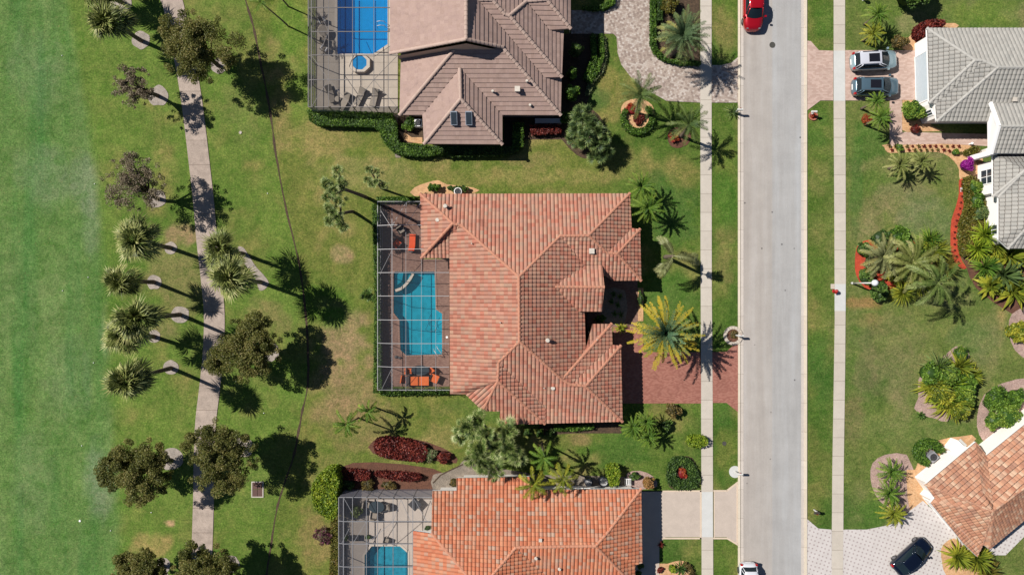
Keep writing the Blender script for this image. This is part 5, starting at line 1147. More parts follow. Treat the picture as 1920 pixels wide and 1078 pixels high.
# right side
bush("shrub", 1688, 79, 19, 1.5, M_BRNS, "brownish olive round bush in front of the silver SUV", ry=14)
hedge("red_hedge", "1716,62 1722,48 1740,42 1764,42 1766,50 1742,54 1736,60 1736,76 1722,72", 1.2, M_REDL, "maroon bush wrapping round the corner of the grey roof", size=.18)
bush("shrub", 1724, 82, 6, .6, M_LIME, "tiny lime shrub on the rocks at the grey garage")
bush("shrub", 1715, 209, 24, 2.0, M_GRNP, "large bright green bush on the rock bed left of the grey house entry", size=.22)
bush("red_plant", 1716, 243, 10, .8, M_REDL, "dark red plant under the bright green bush at the entry path", "plant", size=.18)
bush("shrub", 1624, 224, 11, .8, M_RUST, "round orange-red bush on the lawn below the SUVs", size=.1)
bush("bougainvillea", 1815, 309, 15, 1.5, M_MAG, "vivid magenta bougainvillea ball beside the grey house window", size=.12, dens=1.6)
hedge("box_hedge", "1810,284 1824,276 1834,276 1834,284 1822,290 1812,290", .8, M_CARP, "small yellow-green clipped hedge at the end of the white garden wall", sm=1)
random.seed(5)
k = 0
RW = ["in the outer row", "in the inner row"]
for row in range(2):
    for i in range(13):
        x = 1668 + i * 10.8 + row * 4; y = 274.5 + row * 7 + max(0, i - 9) * row * 1.8
        if (row, i) in ((0, 2), (1, 2)): continue
        spiky("bedding_plant", x, y, random.uniform(2.6, 4.0), .3, M_REDL if random.random() < .6 else M_BRNS, f"small bedding plant on the tan bed by the pink walk, one of the two rows", group="bedding plants in two rows by the pink walk", n=12, wd=.1)
for (x, y, r, lab) in ((1687, 277, 8, "green leafy plant among the bedding rows, left one"), (1791, 286, 7, "green leafy plant among the bedding rows, right one")): bush("shrub", x, y, r, .6, M_GRNP, lab)
for i in range(14):
    y = 346 + i * 11.2; x = float(np.interp(y, [346, 366, 390, 412, 440, 470, 490, 500], [1803, 1804, 1800, 1794, 1789, 1790, 1796, 1803]))
    spiky("bedding_plant", x, y, 2.3, .25, M_REDL, "tiny dark plant in the curved strip of red mulch", group="tiny plants in the red mulch strip", n=10, wd=.09)
hedge("ground_cover", "1808,336 1828,334 1838,352 1846,380 1850,420 1838,440 1826,470 1806,480 1800,462 1800,420 1812,384", .7, M_CARP, "bed of olive and reddish ground cover shrubs between red mulch and grey house", "shrub", size=.16)
for x, y, r, lab, mt in ((1828, 350, 14, "green strap-leaf shrub just below the magenta bush", M_GRNP), (1832, 376, 16, "green leafy shrub against the white wall of the grey house", M_HEDG), (1838, 400, 15, "dark leafy shrub by the arch of the grey house", M_SPRS)): bush("shrub", x, y, r, 1.2, mt, lab, size=.22)
for x, y, r, h, mt, lab in ((1850, 440, 26, 2.2, M_LIME, "bright yellow-green palm clump against the grey roof edge"), (1872, 462, 24, 2.4, M_YGRN, "yellow-green palm clump at the lower corner of the grey house"), (1836, 466, 22, 1.8, M_LIME, "lime palm clump beside the end of the red mulch strip"), (1850, 500, 24, 1.8, M_GRNP, "green leafy clump right of the red mulch strip end")):
    spiky("fan_clump", x, y, r, h, mt, lab, n=90, wd=.16)
for x, y, r, lab in ((1895, 478, 30, "large banana-like plant with twisted olive leaves below the grey house, upper"), (1885, 515, 32, "large banana-like plant with twisted olive leaves, middle of its clump"), (1905, 545, 30, "large banana-like plant with broad curling leaves, lowest of its clump"), (1862, 535, 20, "small banana-like plant at the lower left of its clump")):
    spiky("banana_plant", x, y, r, 2.2, M_YGRN if y != 515 else M_SPRS, lab, n=44, wd=.4, group="banana-like plants at the right edge")
palm("coconut_palm", "pale grey-green palm with wide fan fronds beside the lamp post", (1655, 482), None, 2.6, fm("cp1", M_OLDP, 93, 2.5, 34, 34, 65, -5, 1.0, .34, .05, rb=.2, rt=.9), 1, .22, .16)
palm("coconut_palm", "windswept green palm right of the lamp post bed", (1712, 492), None, 3.6, fm("cp2", M_FAN, 94, 3.1, 26, 44, 55, -5, 1.3, .34, .05), 1, .2, .15)
for x, y, r, mt, lab in ((1752, 470, 22, M_YGRN, "feathery yellow-green shrub at the upper right of the lamp post bed"), (1770, 500, 22, M_CARP, "olive feathery shrub at the right tip of the lamp post bed"), (1725, 532, 22, M_YGRN, "yellow-green shrub below the windswept palms"), (1695, 548, 18, M_YGRN, "yellow frond clump at the lower edge of the lamp post bed"), (1744, 450, 18, M_GRNP, "light green shrub at the top right of the lamp post bed")):
    spiky("fan_clump", x, y, r * 1.25, 1.6, mt, lab, n=110, wd=.09)
palm("coconut_palm", "tall windswept palm with long drooping fronds casting the swirled shadow", (1758, 530), (1732, 530), 5.2, fm("cp3", M_FANG, 95, 3.2, 15, 44, 50, -15, 1.4, .36, .05), 1, .18, .14)
for x, y, r, lab in ((1652, 448, 17, "dark green shrub at the top of the lamp post bed"), (1684, 444, 20, "leafy dark shrub along the upper edge of the lamp post bed"), (1700, 470, 18, "dark shrub behind the pale palm"), (1620, 468, 13, "small dark shrub at the upper left tip of the lamp post bed"), (1625, 520, 14, "dark shrub at the left edge of the lamp post bed"), (1650, 545, 18, "dark shrub at the foot of the lamp post globe")):
    bush("shrub", x, y, r * 1.2, 1.2, M_SHRB if x != 1684 else M_HEDG, lab, size=.24)
for x, y, r, mt, lab in ((1640, 488, 22, M_VARI, "pale mixed shrub under the pale palm at the lamp post bed"), (1680, 512, 22, M_YGRN, "yellow-green shrub in the middle of the lamp post bed"), (1708, 512, 20, M_SHRB, "dark green shrub under the windswept palms"), (1728, 478, 22, M_GRNP, "green shrub at the right end of the lamp post bed"), (1740, 505, 20, M_BRNS, "olive shrub at the foot of the tall windswept palm"), (1664, 470, 18, M_GRNP, "bright shrub behind the pale palm, top of the bed")):
    bush("shrub", x, y, r, 1.3, mt, lab, size=.22)
for x, y, r, mt, lab in ((1745, 700, 16, M_SHRB, "dark shrub filling the upper left of the island bed"), (1776, 705, 18, M_GRNP, "green shrub between the spiky plants of the island bed"), (1765, 738, 20, M_BRNS, "olive shrub in the lower left of the island bed"), (1806, 740, 18, M_GRNP, "green shrub at the lower right of the island bed"), (1800, 765, 16, M_YGRN, "yellow-green shrub at the bottom right of the island bed"), (1812, 718, 14, M_SHRB, "dark shrub on the shaded right side of the island bed")):
    bush("shrub", x, y, r * 1.4, 2.1, {M_SHRB: M_HEDG, M_BRNS: M_YGRN}.get(mt, mt), lab, size=.22)
bush("shrub", 1910, 622, 24, 1.0, M_YGRN, "croton bush at the right edge below the banana plants", size=.24)
bush("shrub", 1802, 663, 16, 1.3, M_GRNP, "green round shrub at the top of the island bed on the right lawn", size=.12)
for x, y, r, mt, lab in ((1762, 690, 22, M_SPRS, "grey-green spiky plant at the upper left of the island bed"), (1800, 688, 22, M_YGRN, "yellow-green spiky plant at the upper right of the island bed"), (1824, 705, 16, M_YGRN, "yellow spiky plant at the right side of the island bed"), (1752, 722, 24, M_YGRN, "bright yellow-green spiky plant at the left side of the island bed"), (1788, 722, 24, M_LIME, "lime spiky plant in the middle of the island bed"), (1785, 755, 26, M_YGRN, "dense yellow-green spiky plant at the bottom of the island bed"), (1768, 745, 18, M_LIME, "lime spiky plant at the lower left of the island bed"), (1726, 778, 8, M_SHRB, "tiny dark rosette on the rocks at the island bed's lower tip")):
    spiky("croton", x, y, r * 1.2 if r > 10 else r, 1.8 if r > 10 else .4, mt, lab, n=90 if r > 10 else 16, wd=.17, group="spiky plants of the island bed")
for x, y, r, mt, lab in ((1868, 748, 26, M_HEDG, "green shrub at the upper left of the bed by the angled house"), (1892, 780, 28, M_GRNP, "bright green shrub at the bottom of the bed by the angled house"), (1905, 745, 20, M_HEDG, "green shrub at the right edge above the angled house"), (1865, 790, 20, M_GRNP, "leafy bright shrub against the white wall of the angled house")): bush("shrub", x, y, r, 1.4, mt, lab, size=.2)
ao = pr(1742, 848, 27, 25, 16, math.radians(100), math.radians(355)); ai = pr(1744, 850, 13, 12, 16, math.radians(100), math.radians(355))
hedge("ring_hedge", [P2(x, y, .5) for x, y in ao + ai[::-1]], .9, M_HEDG, "curved green hedge wrapped round the air conditioner by the angled house", sm=0)
for x, y, r, h, mt, lab in ((1800, 1046, 24, 2.6, M_YGRN, "olive palm clump right of the dark car"), (1838, 1050, 26, 3.0, M_YGRN, "yellow-green palm clump at the bottom edge near the angled house"), (1858, 1074, 22, 2.4, M_CARP, "dull palm clump at the very bottom edge right of the dark car")):
    spiky("fan_clump", x, y, r, h, mt, lab, n=80, wd=.2)
bush("shrub", 1715, -22, 36, 4.0, M_SHRB, "dark tree at the top edge above the maroon bush, mostly out of frame", "tree", size=.24)
# ------------------------------------------------------------------ pools and screen enclosures
def water_mat(name, tint, body, k=.28):
    """clear pool water: tinted see-through surface with a little body colour and gloss"""
    m, t, b = new_mat(name); tc = N(t, "ShaderNodeTexCoord"); n = noise(t, 3.2, 4, .6, tc.outputs["Object"], 1.2)
    b.inputs["Base Color"].default_value = body; b.inputs["Roughness"].default_value = .1; bump(t, b, n.outputs[0], .3, .05)
    tr = N(t, "ShaderNodeBsdfTransparent"); tr.inputs[0].default_value = tint; ms = N(t, "ShaderNodeMixShader"); ms.inputs[0].default_value = k
    t.links.new(tr.outputs[0], ms.inputs[1]); t.links.new(b.outputs[0], ms.inputs[2]); t.links.new(ms.outputs[0], t.nodes["Material Output"].inputs[0]); return m
def plaster(name, c, vary=.12, sc=2.6):
    m, t, b = new_mat(name); tc = N(t, "ShaderNodeTexCoord"); n = noise(t, sc, 3, .6, tc.outputs["Object"], 1.5); vo = N(t, "ShaderNodeTexVoronoi"); vo.feature = 'SMOOTH_F1'; vo.inputs["Scale"].default_value = sc
    t.links.new(mix(t, tc.outputs["Object"], n.outputs[1], .15), vo.inputs["Vector"]); lo = tuple(v * (1 + vary) for v in c[:3]) + (1,); hi = tuple(v * (1 - vary) for v in c[:3]) + (1,)
    r = ramp(t, [(.1, hi), (.55, lo)], vo.outputs["Distance"]); t.links.new(r.outputs[0], b.inputs["Base Color"]); b.inputs["Roughness"].default_value = .7; return m
M_WB = water_mat("water_turquoise", (.42, .88, .95, 1), C(16, 122, 148)); M_WA = water_mat("water_blue", (.30, .84, .98, 1), C(0, 100, 180)); M_WC = water_mat("water_teal", (.45, .85, .92, 1), C(24, 104, 130))
M_PB = plaster("plaster_turquoise", C(90, 212, 226)); M_PA = plaster("plaster_blue", C(60, 200, 250), .05); M_PC = plaster("plaster_teal", C(104, 196, 212), .2, 3.4)
def screen_mat(name, f, c):
    m, t, b = new_mat(name); b.inputs["Base Color"].default_value = c; b.inputs["Roughness"].default_value = .8
    tr = N(t, "ShaderNodeBsdfTransparent"); ms = N(t, "ShaderNodeMixShader"); ms.inputs[0].default_value = f
    t.links.new(tr.outputs[0], ms.inputs[1]); t.links.new(b.outputs[0], ms.inputs[2]); t.links.new(ms.outputs[0], t.nodes["Material Output"].inputs[0]); return m
M_SCR_R = screen_mat("roof_screen", .085, C(110, 110, 116)); M_SCR_W = screen_mat("slope_screen", .16, C(84, 84, 96)); M_SCR_D = screen_mat("dark_side_screen", .22, C(46, 48, 58)); M_SCR_A = screen_mat("grey_side_screen", .6, C(150, 148, 160))
M_BARL = plain("pale_aluminium", C(206, 204, 204), .45, .2); M_BARD = plain("bronze_aluminium", C(124, 118, 116), .5, .2); M_BARM = plain("grey_aluminium", C(168, 168, 172), .45, .2)
def deck(outline, hole, mat):
    """a patio slab with the pool cut out of it"""
    o = [Vector((x, y, .06)) for x, y in pts(outline)]; h = [Vector((x, y, .06)) for x, y in hole]
    T = tessellate_polygon([o, h]); V = o + h; g = G(); F = []
    for a, b, c in T:
        if (V[b] - V[a]).cross(V[c] - V[a]).z < 0: a, b, c = a, c, b
        F.append((a, b, c))
    g.add([tuple(v) for v in V], F)
    for i in range(len(o)): a, b = o[i], o[(i + 1) % len(o)]; g.add([(a.x, a.y, -.05), (b.x, b.y, -.05), tuple(b), tuple(a)], [(0, 1, 2, 3)])
    return struct("patio", g, mat)
deck("594,-60 746,-60 746,213 594,213", POOLS[0], M_DECKA)
deck("717,384 792,384 792,486 843,486 843,724 717,724", POOLS[1], M_DECKB)
deck("649,919 815,919 815,1000 776,1000 776,1210 649,1210", POOLS[2], M_DECKC)
def pool(label, outline, wm, cm, pm, depth, z=.07, cop=.28, sm=0, steps=None, raised=0.0):
    o = pts(outline); 
    if sm: o = smooth_closed(o, sm)
    c = np.mean(o, 0); t = thing("swimming_pool", label, "swimming pool", (c[0], c[1], 0)); inn = offset_poly(o, 0.0)
    out = offset_poly(o, -cop); g = G(); n = len(inn); zt = z + .03 + raised
    for i in range(n):
        a, b, cc, d = inn[i], inn[(i + 1) % n], out[(i + 1) % n], out[i]
        g.add([(a[0], a[1], zt), (b[0], b[1], zt), (cc[0], cc[1], zt), (d[0], d[1], zt), (a[0], a[1], 0), (b[0], b[1], 0), (cc[0], cc[1], 0), (d[0], d[1], 0)], [(3, 2, 1, 0), (0, 1, 5, 4), (2, 3, 7, 6)], random.random())
    part("coping", g, cm, t); g = G()
    for i in range(n):
        a, b = inn[i], inn[(i + 1) % n]; g.add([(a[0], a[1], -depth), (b[0], b[1], -depth), (b[0], b[1], zt - .01), (a[0], a[1], zt - .01)], [(0, 1, 2, 3)])
    g.add([(x, y, -depth) for x, y in inn], [tuple(range(n))]); part("basin", g, pm, t)
    g = G(); g.add([(x, y, -.02) for x, y in inn], [tuple(range(n))]); part("water", g, wm, t); return t
M_COPB = concrete("brick_coping", C(176, 140, 124), .1, (.25, .25, .03), .3); M_COPL = concrete("stone_coping", C(222, 208, 192), .06, None, .15)
pA = pool("bright blue swimming pool under the top screen cage", "633,-60 727,-60 727,84 700,102 633,102", M_WA, M_COPL, M_PA, 1.35)
oc = [(674 + 21 * math.cos(a), 119 + 19 * math.sin(a)) for a in [math.pi / 8 + i * math.pi / 4 for i in range(8)]]
oi = [(674 + 14.5 * math.cos(a), 118 + 14 * math.sin(a)) for a in [math.pi / 8 + i * math.pi / 4 for i in range(8)]]
q0 = [P2(x, y, .45) for x, y in oc]; q1 = [P2(x, y, .45) for x, y in oi]; c = P(674, 119, 0); t = thing("hot_tub", "raised octagonal hot tub with cream rim below the blue pool", "hot tub", c)
g = G(); g.prism(q0, .05, .3)
for i in range(8): j = (i + 1) % 8; g.add([(*q0[i], .5), (*q0[j], .5), (*q1[j], .5), (*q1[i], .5), (*q0[i], .3), (*q0[j], .3), (*q1[j], .3), (*q1[i], .3)], [(0, 1, 2, 3)[::-1] if False else (3, 2, 1, 0), (0, 1, 5, 4), (3, 7, 6, 2)])
part("rim", g, M_COPL, t); g = G(); g.prism(q1, .3, .42); part("water", g, plain("tub_water", C(30, 140, 205), .1), t)
g = G(); g.prism(pts("655,75 661,75 661,101 655,101"), .1, .122); 
pB = pool("turquoise swimming pool under the dark screen cage beside the terracotta roof", "741,509 815,509 817,580 829,588 829,664 762,666 751,656 749,600 738,586 738,512", M_WB, M_COPB, M_PB, .85, cop=.18)
g = G()
for a, b in zip([(741, 545), (752, 541), (761, 533), (768, 524)], [(752, 541), (761, 533), (768, 524), (774, 513)]): A_, B_ = P(*a, .2), P(*b, .2); g.bar((A_.x, A_.y, -.35), (B_.x, B_.y, -.35), .28, .9)
part("spa_wall", g, M_COPL, pB)
g = G(); g.prism(pts("739,510 756,510 752,528 739,538"), -.84, -.3); part("step", g, plain("pool_step", C(90, 190, 205), .4), pB)
pC = pool("teal rippled swimming pool under the grey screen cage at the bottom", "684,1040 697,1023 750,1023 764,1035 764,1200 684,1200", M_WC, M_COPL, M_PC, .85, cop=.2)
# ladder rails and cleaner hose
def rails(px, py, ang, label):
    l = P(px, py); t = thing("pool_rail", label, "handrail", l); M_ = plain("steel", C(200, 202, 206), .6, .1)
    for k in (-.22, .22):
        g = G(); d = Vector((math.cos(ang), math.sin(ang), 0)); s = Vector((-d.y, d.x, 0)) * k; b = Vector(l)
        g.tube([b + s + d * .45 + Vector((0, 0, .08)), b + s + d * .35 + Vector((0, 0, .8)), b + s + Vector((0, 0, .9)), b + s - d * .35 + Vector((0, 0, .75)), b + s - d * .5 + Vector((0, 0, .15))], .035, 6); part("rail", g, M_, t)
rails(822, 658, -.9, "chrome ladder rails at the lower right corner of the turquoise pool"); rails(716, 50, 3.2, "white handrail at the right side of the blue pool")
g = G(); hp = [(808, 590), (803, 600), (806, 610), (815, 612), (818, 605), (812, 600), (804, 606), (798, 618), (806, 622), (818, 618), (826, 620)]
g.tube([P(x, y, 0) + Vector((0, 0, .085)) for x, y in hp], .025, 5); single("cleaner_hose", g, plain("hose_blue", C(20, 80, 110), .5), P(808, 606), "curled dark pool cleaner hose floating in the turquoise pool", "hose")
def cage(label, x0, x1, y0, y1, ze, zr, ins, xs_, ys_, bm, scr_r, scr_w, scr_m, braces=(), sides='WNS', bw=.085, extra=(), ins_n=0, ins_s=0):
    """screen room: x0..y1 are the eave lines as seen in the photo, at height ze; roof beams at zr"""
    c = P((x0 + x1) / 2, (y0 + y1) / 2, 0); t = thing("pool_cage", label, "screen enclosure", c); f = G()
    X0, Y0 = P2(x0, y0, ze); X1, Y1 = P2(x1, y1, ze); xr = P2(x0 + ins, y0, zr)[0] if ins else X0
    yr0 = P2(x0, y0 + ins_n, zr)[1] if ins_n else Y0; yr1 = P2(x0, y1 - ins_s, zr)[1] if ins_s else Y1
    # eaves, posts
    f.bar((X0, Y0, ze), (X0, Y1, ze), bw)
    if 'N' in sides: f.bar((X0, Y0, ze), (X1, Y0, ze), bw)
    if 'S' in sides: f.bar((X0, Y1, ze), (X1, Y1, ze), bw)
    if 'W' in sides: f.bar((X0, Y0, .1), (X0, Y1, .1), bw); f.bar((X0, Y0, .95), (X0, Y1, .95), bw * .7)
    if ins: f.bar((xr, yr0, zr), (xr, yr1, zr), bw * 1.2)
    for y in ys_:
        yr_ = P2(x0, y, zr)[1]; f.bar((xr, yr_, zr), (X1, yr_, zr), bw, bw * 1.5); f.bar((X0, yr_, ze), (xr, yr_, zr), bw); f.bar((X0, yr_, 0), (X0, yr_, ze), bw)
    for x in xs_:
        xx = P2(x, y0, zr)[0]; f.bar((xx, yr0, zr), (xx, yr1, zr), bw * (.8 if bw > .05 else .5))
        if 'S' in sides: f.bar((xx, Y1, 0), (xx, Y1, ze), bw); f.bar((xx, Y1, ze), (xx, yr1, zr), bw) if ins_s or zr != ze else None
        if 'N' in sides: f.bar((xx, Y0, 0), (xx, Y0, ze), bw); f.bar((xx, Y0, ze), (xx, yr0, zr), bw) if ins_n or zr != ze else None
    for (ax, ay, bx, by) in braces: A_, B_ = P(ax, ay, zr), P(bx, by, zr); f.bar(A_, B_, bw * .6)
    for (ax, ay, az, bx, by, bz) in extra: f.bar(P(ax, ay, az), P(bx, by, bz), bw * .6)
    part("frame", f, bm, t)
    def pane(V, m): g = G(); g.add(V, [tuple(range(len(V)))]); part("screen_panel", g, m, t)
    pane([(xr, yr0, zr + .06), (X1, yr0, zr + .06), (X1, yr1, zr + .06), (xr, yr1, zr + .06)], scr_r)
    if ins: pane([(X0, Y0, ze + .05), (xr, yr0, zr + .06), (xr, yr1, zr + .06), (X0, Y1, ze + .05)], scr_m)
    if 'W' in sides: pane([(X0, Y0, 0), (X0, Y0, ze), (X0, Y1, ze), (X0, Y1, 0)], scr_w)
    if 'S' in sides: pane([(X0, Y1, 0), (X0, Y1, ze), (X1, Y1, ze), (X1, Y1, 0)], scr_w); 
    if 'N' in sides: pane([(X0, Y0, 0), (X0, Y0, ze), (X1, Y0, ze), (X1, Y0, 0)], scr_w)
    if ins_s: pane([(X0, Y1, ze + .05), (xr, yr1, zr + .06), (X1, yr1, zr + .06), (X1, Y1, ze + .05)], scr_m)
    if ins_n: pane([(X0, Y0, ze + .05), (xr, yr0, zr + .06), (X1, yr0, zr + .06), (X1, Y0, ze + .05)], scr_m)
    return t
cage("grey screen pool cage with thin dark beams left of the taupe roof", 578, 746, -60, 201, 2.8, 3.0, 6, [616, 661, 701, 728], [15, 60, 104, 150], M_BARD, M_SCR_R, M_SCR_A, M_SCR_W, bw=.065,
     braces=[(584, 201, 616, 150), (616, 150, 661, 201), (701, 150, 661, 201), (701, 150, 744, 201), (744, 106, 701, 150), (584, 104, 616, 150), (598, 20, 616, 60), (616, 60, 598, 104)], sides='WS')
cage("long dark-screened pool cage on the left of the terracotta roof", 708, 843, 378, 731, 2.5, 3.1, 27, [761, 790, 817], [422, 467, 511, 555, 600, 644, 688], M_BARL, M_SCR_R, M_SCR_D, M_SCR_D, bw=.048,
     extra=[(736, 467, 3.1, 714, 511, 2.5), (714, 395, 2.5, 736, 430, 3.1), (736, 688, 3.1, 716, 729, 2.5), (790, 378, 3.1, 762, 422, 3.1), (736, 422, 3.1, 761, 380, 3.1)], ins_n=12, ins_s=0, sides='WNS')
cage("grey screen pool cage with a white patio and teal pool at the bottom", 635, 811, 932, 1300, 2.8, 3.0, 9, [661, 687, 708, 737, 774], [977, 1019, 1062, 1105], M_BARM, M_SCR_R, M_SCR_A, M_SCR_W, bw=.06,
     braces=[(644, 932, 661, 962), (661, 1019, 687, 977), (687, 1019, 737, 977), (737, 977, 752, 936), (752, 936, 770, 977), (777, 936, 800, 977), (640, 1019, 655, 990)], sides='WN')

# ------------------------------------------------------------------ patio furniture
M_ORG = plain("orange_cushion", C(235, 110, 40), .8, var=.15); M_ORG2 = plain("hot_orange_cushion", C(250, 90, 30), .8, var=.15); M_DKF = plain("dark_wicker", C(62, 50, 48), .7); M_DKG = plain("dark_glass", C(60, 72, 78), .2); M_TANF = plain("tan_sling", C(158, 146, 132), .8); M_CHAR = plain("charcoal_metal", C(60, 60, 64), .6)
def chair(label, px, py, ang, fm, cm, group=None, w=.62, name="patio_chair"):
    b = P(px, py, .4); b.z = .06; t = thing(name, label, "chair", b, group); M_ = Matrix.Translation(b) @ Matrix.Rotation(ang, 4, 'Z'); h = w / 2
    g = G(); g.box(-h, h, -h, h, .3, .36, M=M_); g.box(-h - .06, -h, -h, h, .3, .6, M=M_); g.box(h, h + .06, -h, h, .3, .6, M=M_); part("frame", g, fm, t)
    g = G(); g.box(-h + .03, h - .03, -h + .03, h - .06, .365, .47, M=M_); part("seat", g, cm, t)
    g = G(); g.box(-h, h, h - .02, h + .09, .36, .9, M=M_); part("backrest", g, cm, t)
    for i in (-1, 1):
        for j in (-1, 1): g = G(); q = M_ @ Vector((i * (h - .03), j * (h - .03), 0)); g.cyl(q.x, q.y, .06, .4, .025, seg=6); part("leg", g, fm, t)
    return t
def chaise(label, px, py, ang, fm, cm, group=None, L=1.9, w=.68):
    b = P(px, py, .4); b.z = .06; t = thing("chaise_lounge", label, "lounger", b, group); M_ = Matrix.Translation(b) @ Matrix.Rotation(ang, 4, 'Z'); h = w / 2
    g = G(); g.box(-h, h, -L / 2, L / 2, .26, .31, M=M_); part("frame", g, fm, t)
    g = G(); g.box(-h + .03, h - .03, -L / 2 + .02, L * .15, .315, .40, M=M_); part("mattress", g, cm, t)
    g = G(); R_ = M_ @ Matrix.Translation((0, L * .17, .34)) @ Matrix.Rotation(.75, 4, 'X'); g.box(-h + .03, h - .03, 0, L * .36, 0, .08, M=R_); part("backrest", g, cm, t)
    for i in (-1, 1):
        for j in (-1, 1): g = G(); q = M_ @ Vector((i * (h - .05), j * (L / 2 - .15), 0)); g.cyl(q.x, q.y, .06, .3, .03, seg=6); part("leg", g, fm, t)
def table(label, px, py, rx, ry, tm, lm, h=.72, rect=False, ang=0):
    b = P(px, py, h); b.z = .06; t = thing("patio_table", label, "table", b); g = G(); M_ = Matrix.Translation(b) @ Matrix.Rotation(ang, 4, 'Z')
    if rect: g.box(-rx, rx, -ry, ry, h - .06, h, M=M_)
    else: g.prism([tuple((M_ @ Vector((rx * math.cos(a), ry * math.sin(a), 0)))[:2]) for a in np.linspace(0, math.tau, 24, endpoint=False)], h, h + .04)
    part("tabletop", g, tm, t)
    for i in (-1, 1):
        for j in (-1, 1): g = G(); q = M_ @ Vector((i * rx * .6, j * ry * .6, 0)); g.cyl(q.x, q.y, .06, h, .03, seg=6); part("leg", g, lm, t)
GB = "orange furniture at the lower end of the dark pool cage"
table("dark oval dining table among orange chairs in the dark pool cage", 788, 694, .95, .5, M_DKG, M_DKF)
chair("pale orange chair left of the oval table", 767, 695, 1.57, M_DKF, M_ORG, GB); chair("orange chair turned diagonally at the right end of the oval table", 807, 695, -.8, M_DKF, M_ORG, GB)
chair("orange armchair at the lower left of the seating group", 761, 711, 1.4, M_DKF, M_ORG, GB, .8); chair("orange armchair at the lower right of the seating group", 815, 710, -.4, M_DKF, M_ORG, GB, .8)
b = P(786, 714, .4); b.z = .06; t = thing("patio_sofa", "wide orange cushioned sofa at the bottom of the dark pool cage", "sofa", b)
g = G(); g.box(b.x - 1.15, b.x + 1.05, b.y - .5, b.y + .5, .06, .36); g.box(b.x - 1.35, b.x - 1.0, b.y - .5, b.y + .5, .36, .65); part("frame", g, M_DKF, t)
g = G(); g.box(b.x - .95, b.x + .05, b.y - .45, b.y + .45, .365, .5); g.box(b.x + .07, b.x + 1.0, b.y - .45, b.y + .45, .365, .5); part("cushion", g, M_ORG, t)
chair("round-backed orange chair in the upper part of the dark pool cage", 745, 456, 2.4, M_CHAR, M_ORG2, None, .7); chaise("orange chaise lounge beside the terracotta wall in the dark pool cage", 773, 456, 3.1, M_CHAR, M_ORG2)
chair("faded dark chair above the orange chaise in the dark pool cage", 752, 432, .6, M_CHAR, M_TANF)
g = G(); l = P(748, 669); g.sphere((l.x - .25, l.y, .12), .22, .16, .07, 8, 6); g.sphere((l.x + .12, l.y - .08, .12), .2, .14, .07, 8, 6); single("pool_float", g, M_CHAR, l, "pair of black floats left on the deck beside the turquoise pool", "pool float")
g = G(); l = P(838, 632); g.cyl(l.x, l.y, .06, .1, .12, .12, 10); single("deck_lid", g, M_WHITE, l, "small round white skimmer lid between turquoise pool and terracotta roof", "lid")
GA = "sling loungers at the lower end of the top pool cage"
for (x, y, a, lab) in ((620, 176, .35, "leftmost of the four tan loungers in the top pool cage"), (647, 190, -.5, "second tan lounger from the left in the top pool cage"), (675, 181, -.45, "third tan lounger from the left in the top pool cage"), (702, 183, -.25, "rightmost of the four tan loungers in the top pool cage")): chaise(lab, x, y, a, M_CHAR, M_TANF, GA)
table("small pale side table between the first two loungers", 633, 186, .3, .3, M_TANF, M_CHAR, .5); table("round patio table left of the blue pool", 607, 58, .55, .55, M_TANF, M_CHAR)
chair("white chair above the round table left of the blue pool", 604, 40, .5, M_WHITE, M_TANF, None, .5); chair("tan chair below the round table left of the blue pool", 606, 76, 3, M_CHAR, M_TANF, None, .5); chair("tan chair lower down beside the left wall of the top cage", 608, 92, 2.6, M_WHITE, M_TANF, None, .5)
table("dark glass dining table in the upper part of the bottom pool cage", 706, 950, .8, .6, M_DKG, M_CHAR); chair("tan chair left of the glass dining table", 688, 945, 1.4, M_CHAR, M_TANF); chair("tan chair below the glass dining table", 702, 966, 3, M_CHAR, M_TANF); chair("tan chair right of the glass dining table", 724, 950, -1.4, M_CHAR, M_TANF)
table("square dark table right of the glass dining table near the orange roof", 778, 945, .5, .5, M_CHAR, M_CHAR, rect=True, ang=.8)
chair("folding chair at the top edge of the teal pool", 725, 1012, 2.8, M_CHAR, M_TANF, None, .5)
bush("potted_palm", 668, 958, 13, 1.2, M_FANG, "potted grey-green palm inside the bottom pool cage", "plant"); table("dark side table by the potted plants left of the teal pool", 666, 1008, .4, .3, M_CHAR, M_CHAR, .5, True)
for x, y, lab in ((650, 1008, "small potted plant by the left wall of the bottom cage"), (690, 1006, "small potted plant right of the dark side table")): bush("potted_plant", x, y, 5, .6, M_SHRB, lab, "plant")
bush("potted_plant", 802, 990, 6, .8, M_SHRB, "potted plant in the corner between the two orange roof edges", "plant")

# ------------------------------------------------------------------ equipment beside the houses
def ac(label, px, py, r, body, top, square=False, ang=0):
    b = P(px, py, .4); b.z = 0; t = thing("air_conditioner", label, "air conditioner", b); g = G(); M_ = Matrix.Translation(b) @ Matrix.Rotation(ang, 4, 'Z')
    if square: g.box(-r, r, -r, r, 0, .8, M=M_)
    else: g.cyl(b.x, b.y, 0, .8, r, seg=20)
    part("casing", g, body, t); g = G(); g.tube([(b.x + r * .75 * math.cos(a), b.y + r * .75 * math.sin(a), .83) for a in np.linspace(0, math.tau, 17)], .03, 5); g.cyl(b.x, b.y, .801, .812, r * .7, seg=18)
    for k in range(6): a = k * math.tau / 6; g.bar((b.x, b.y, .83), (b.x + r * .72 * math.cos(a), b.y + r * .72 * math.sin(a), .83), .02)
    part("fan_grille", g, top, t)
M_NAVY = plain("navy_plastic", C(40, 48, 66), .35)
ac("left one of two round dark units on the gravel at the orange roof", 1103, 902, .42, M_NAVY, M_BARL); ac("right, larger one of two round dark units on the gravel at the orange roof", 1131, 901, .5, M_NAVY, M_BARL)
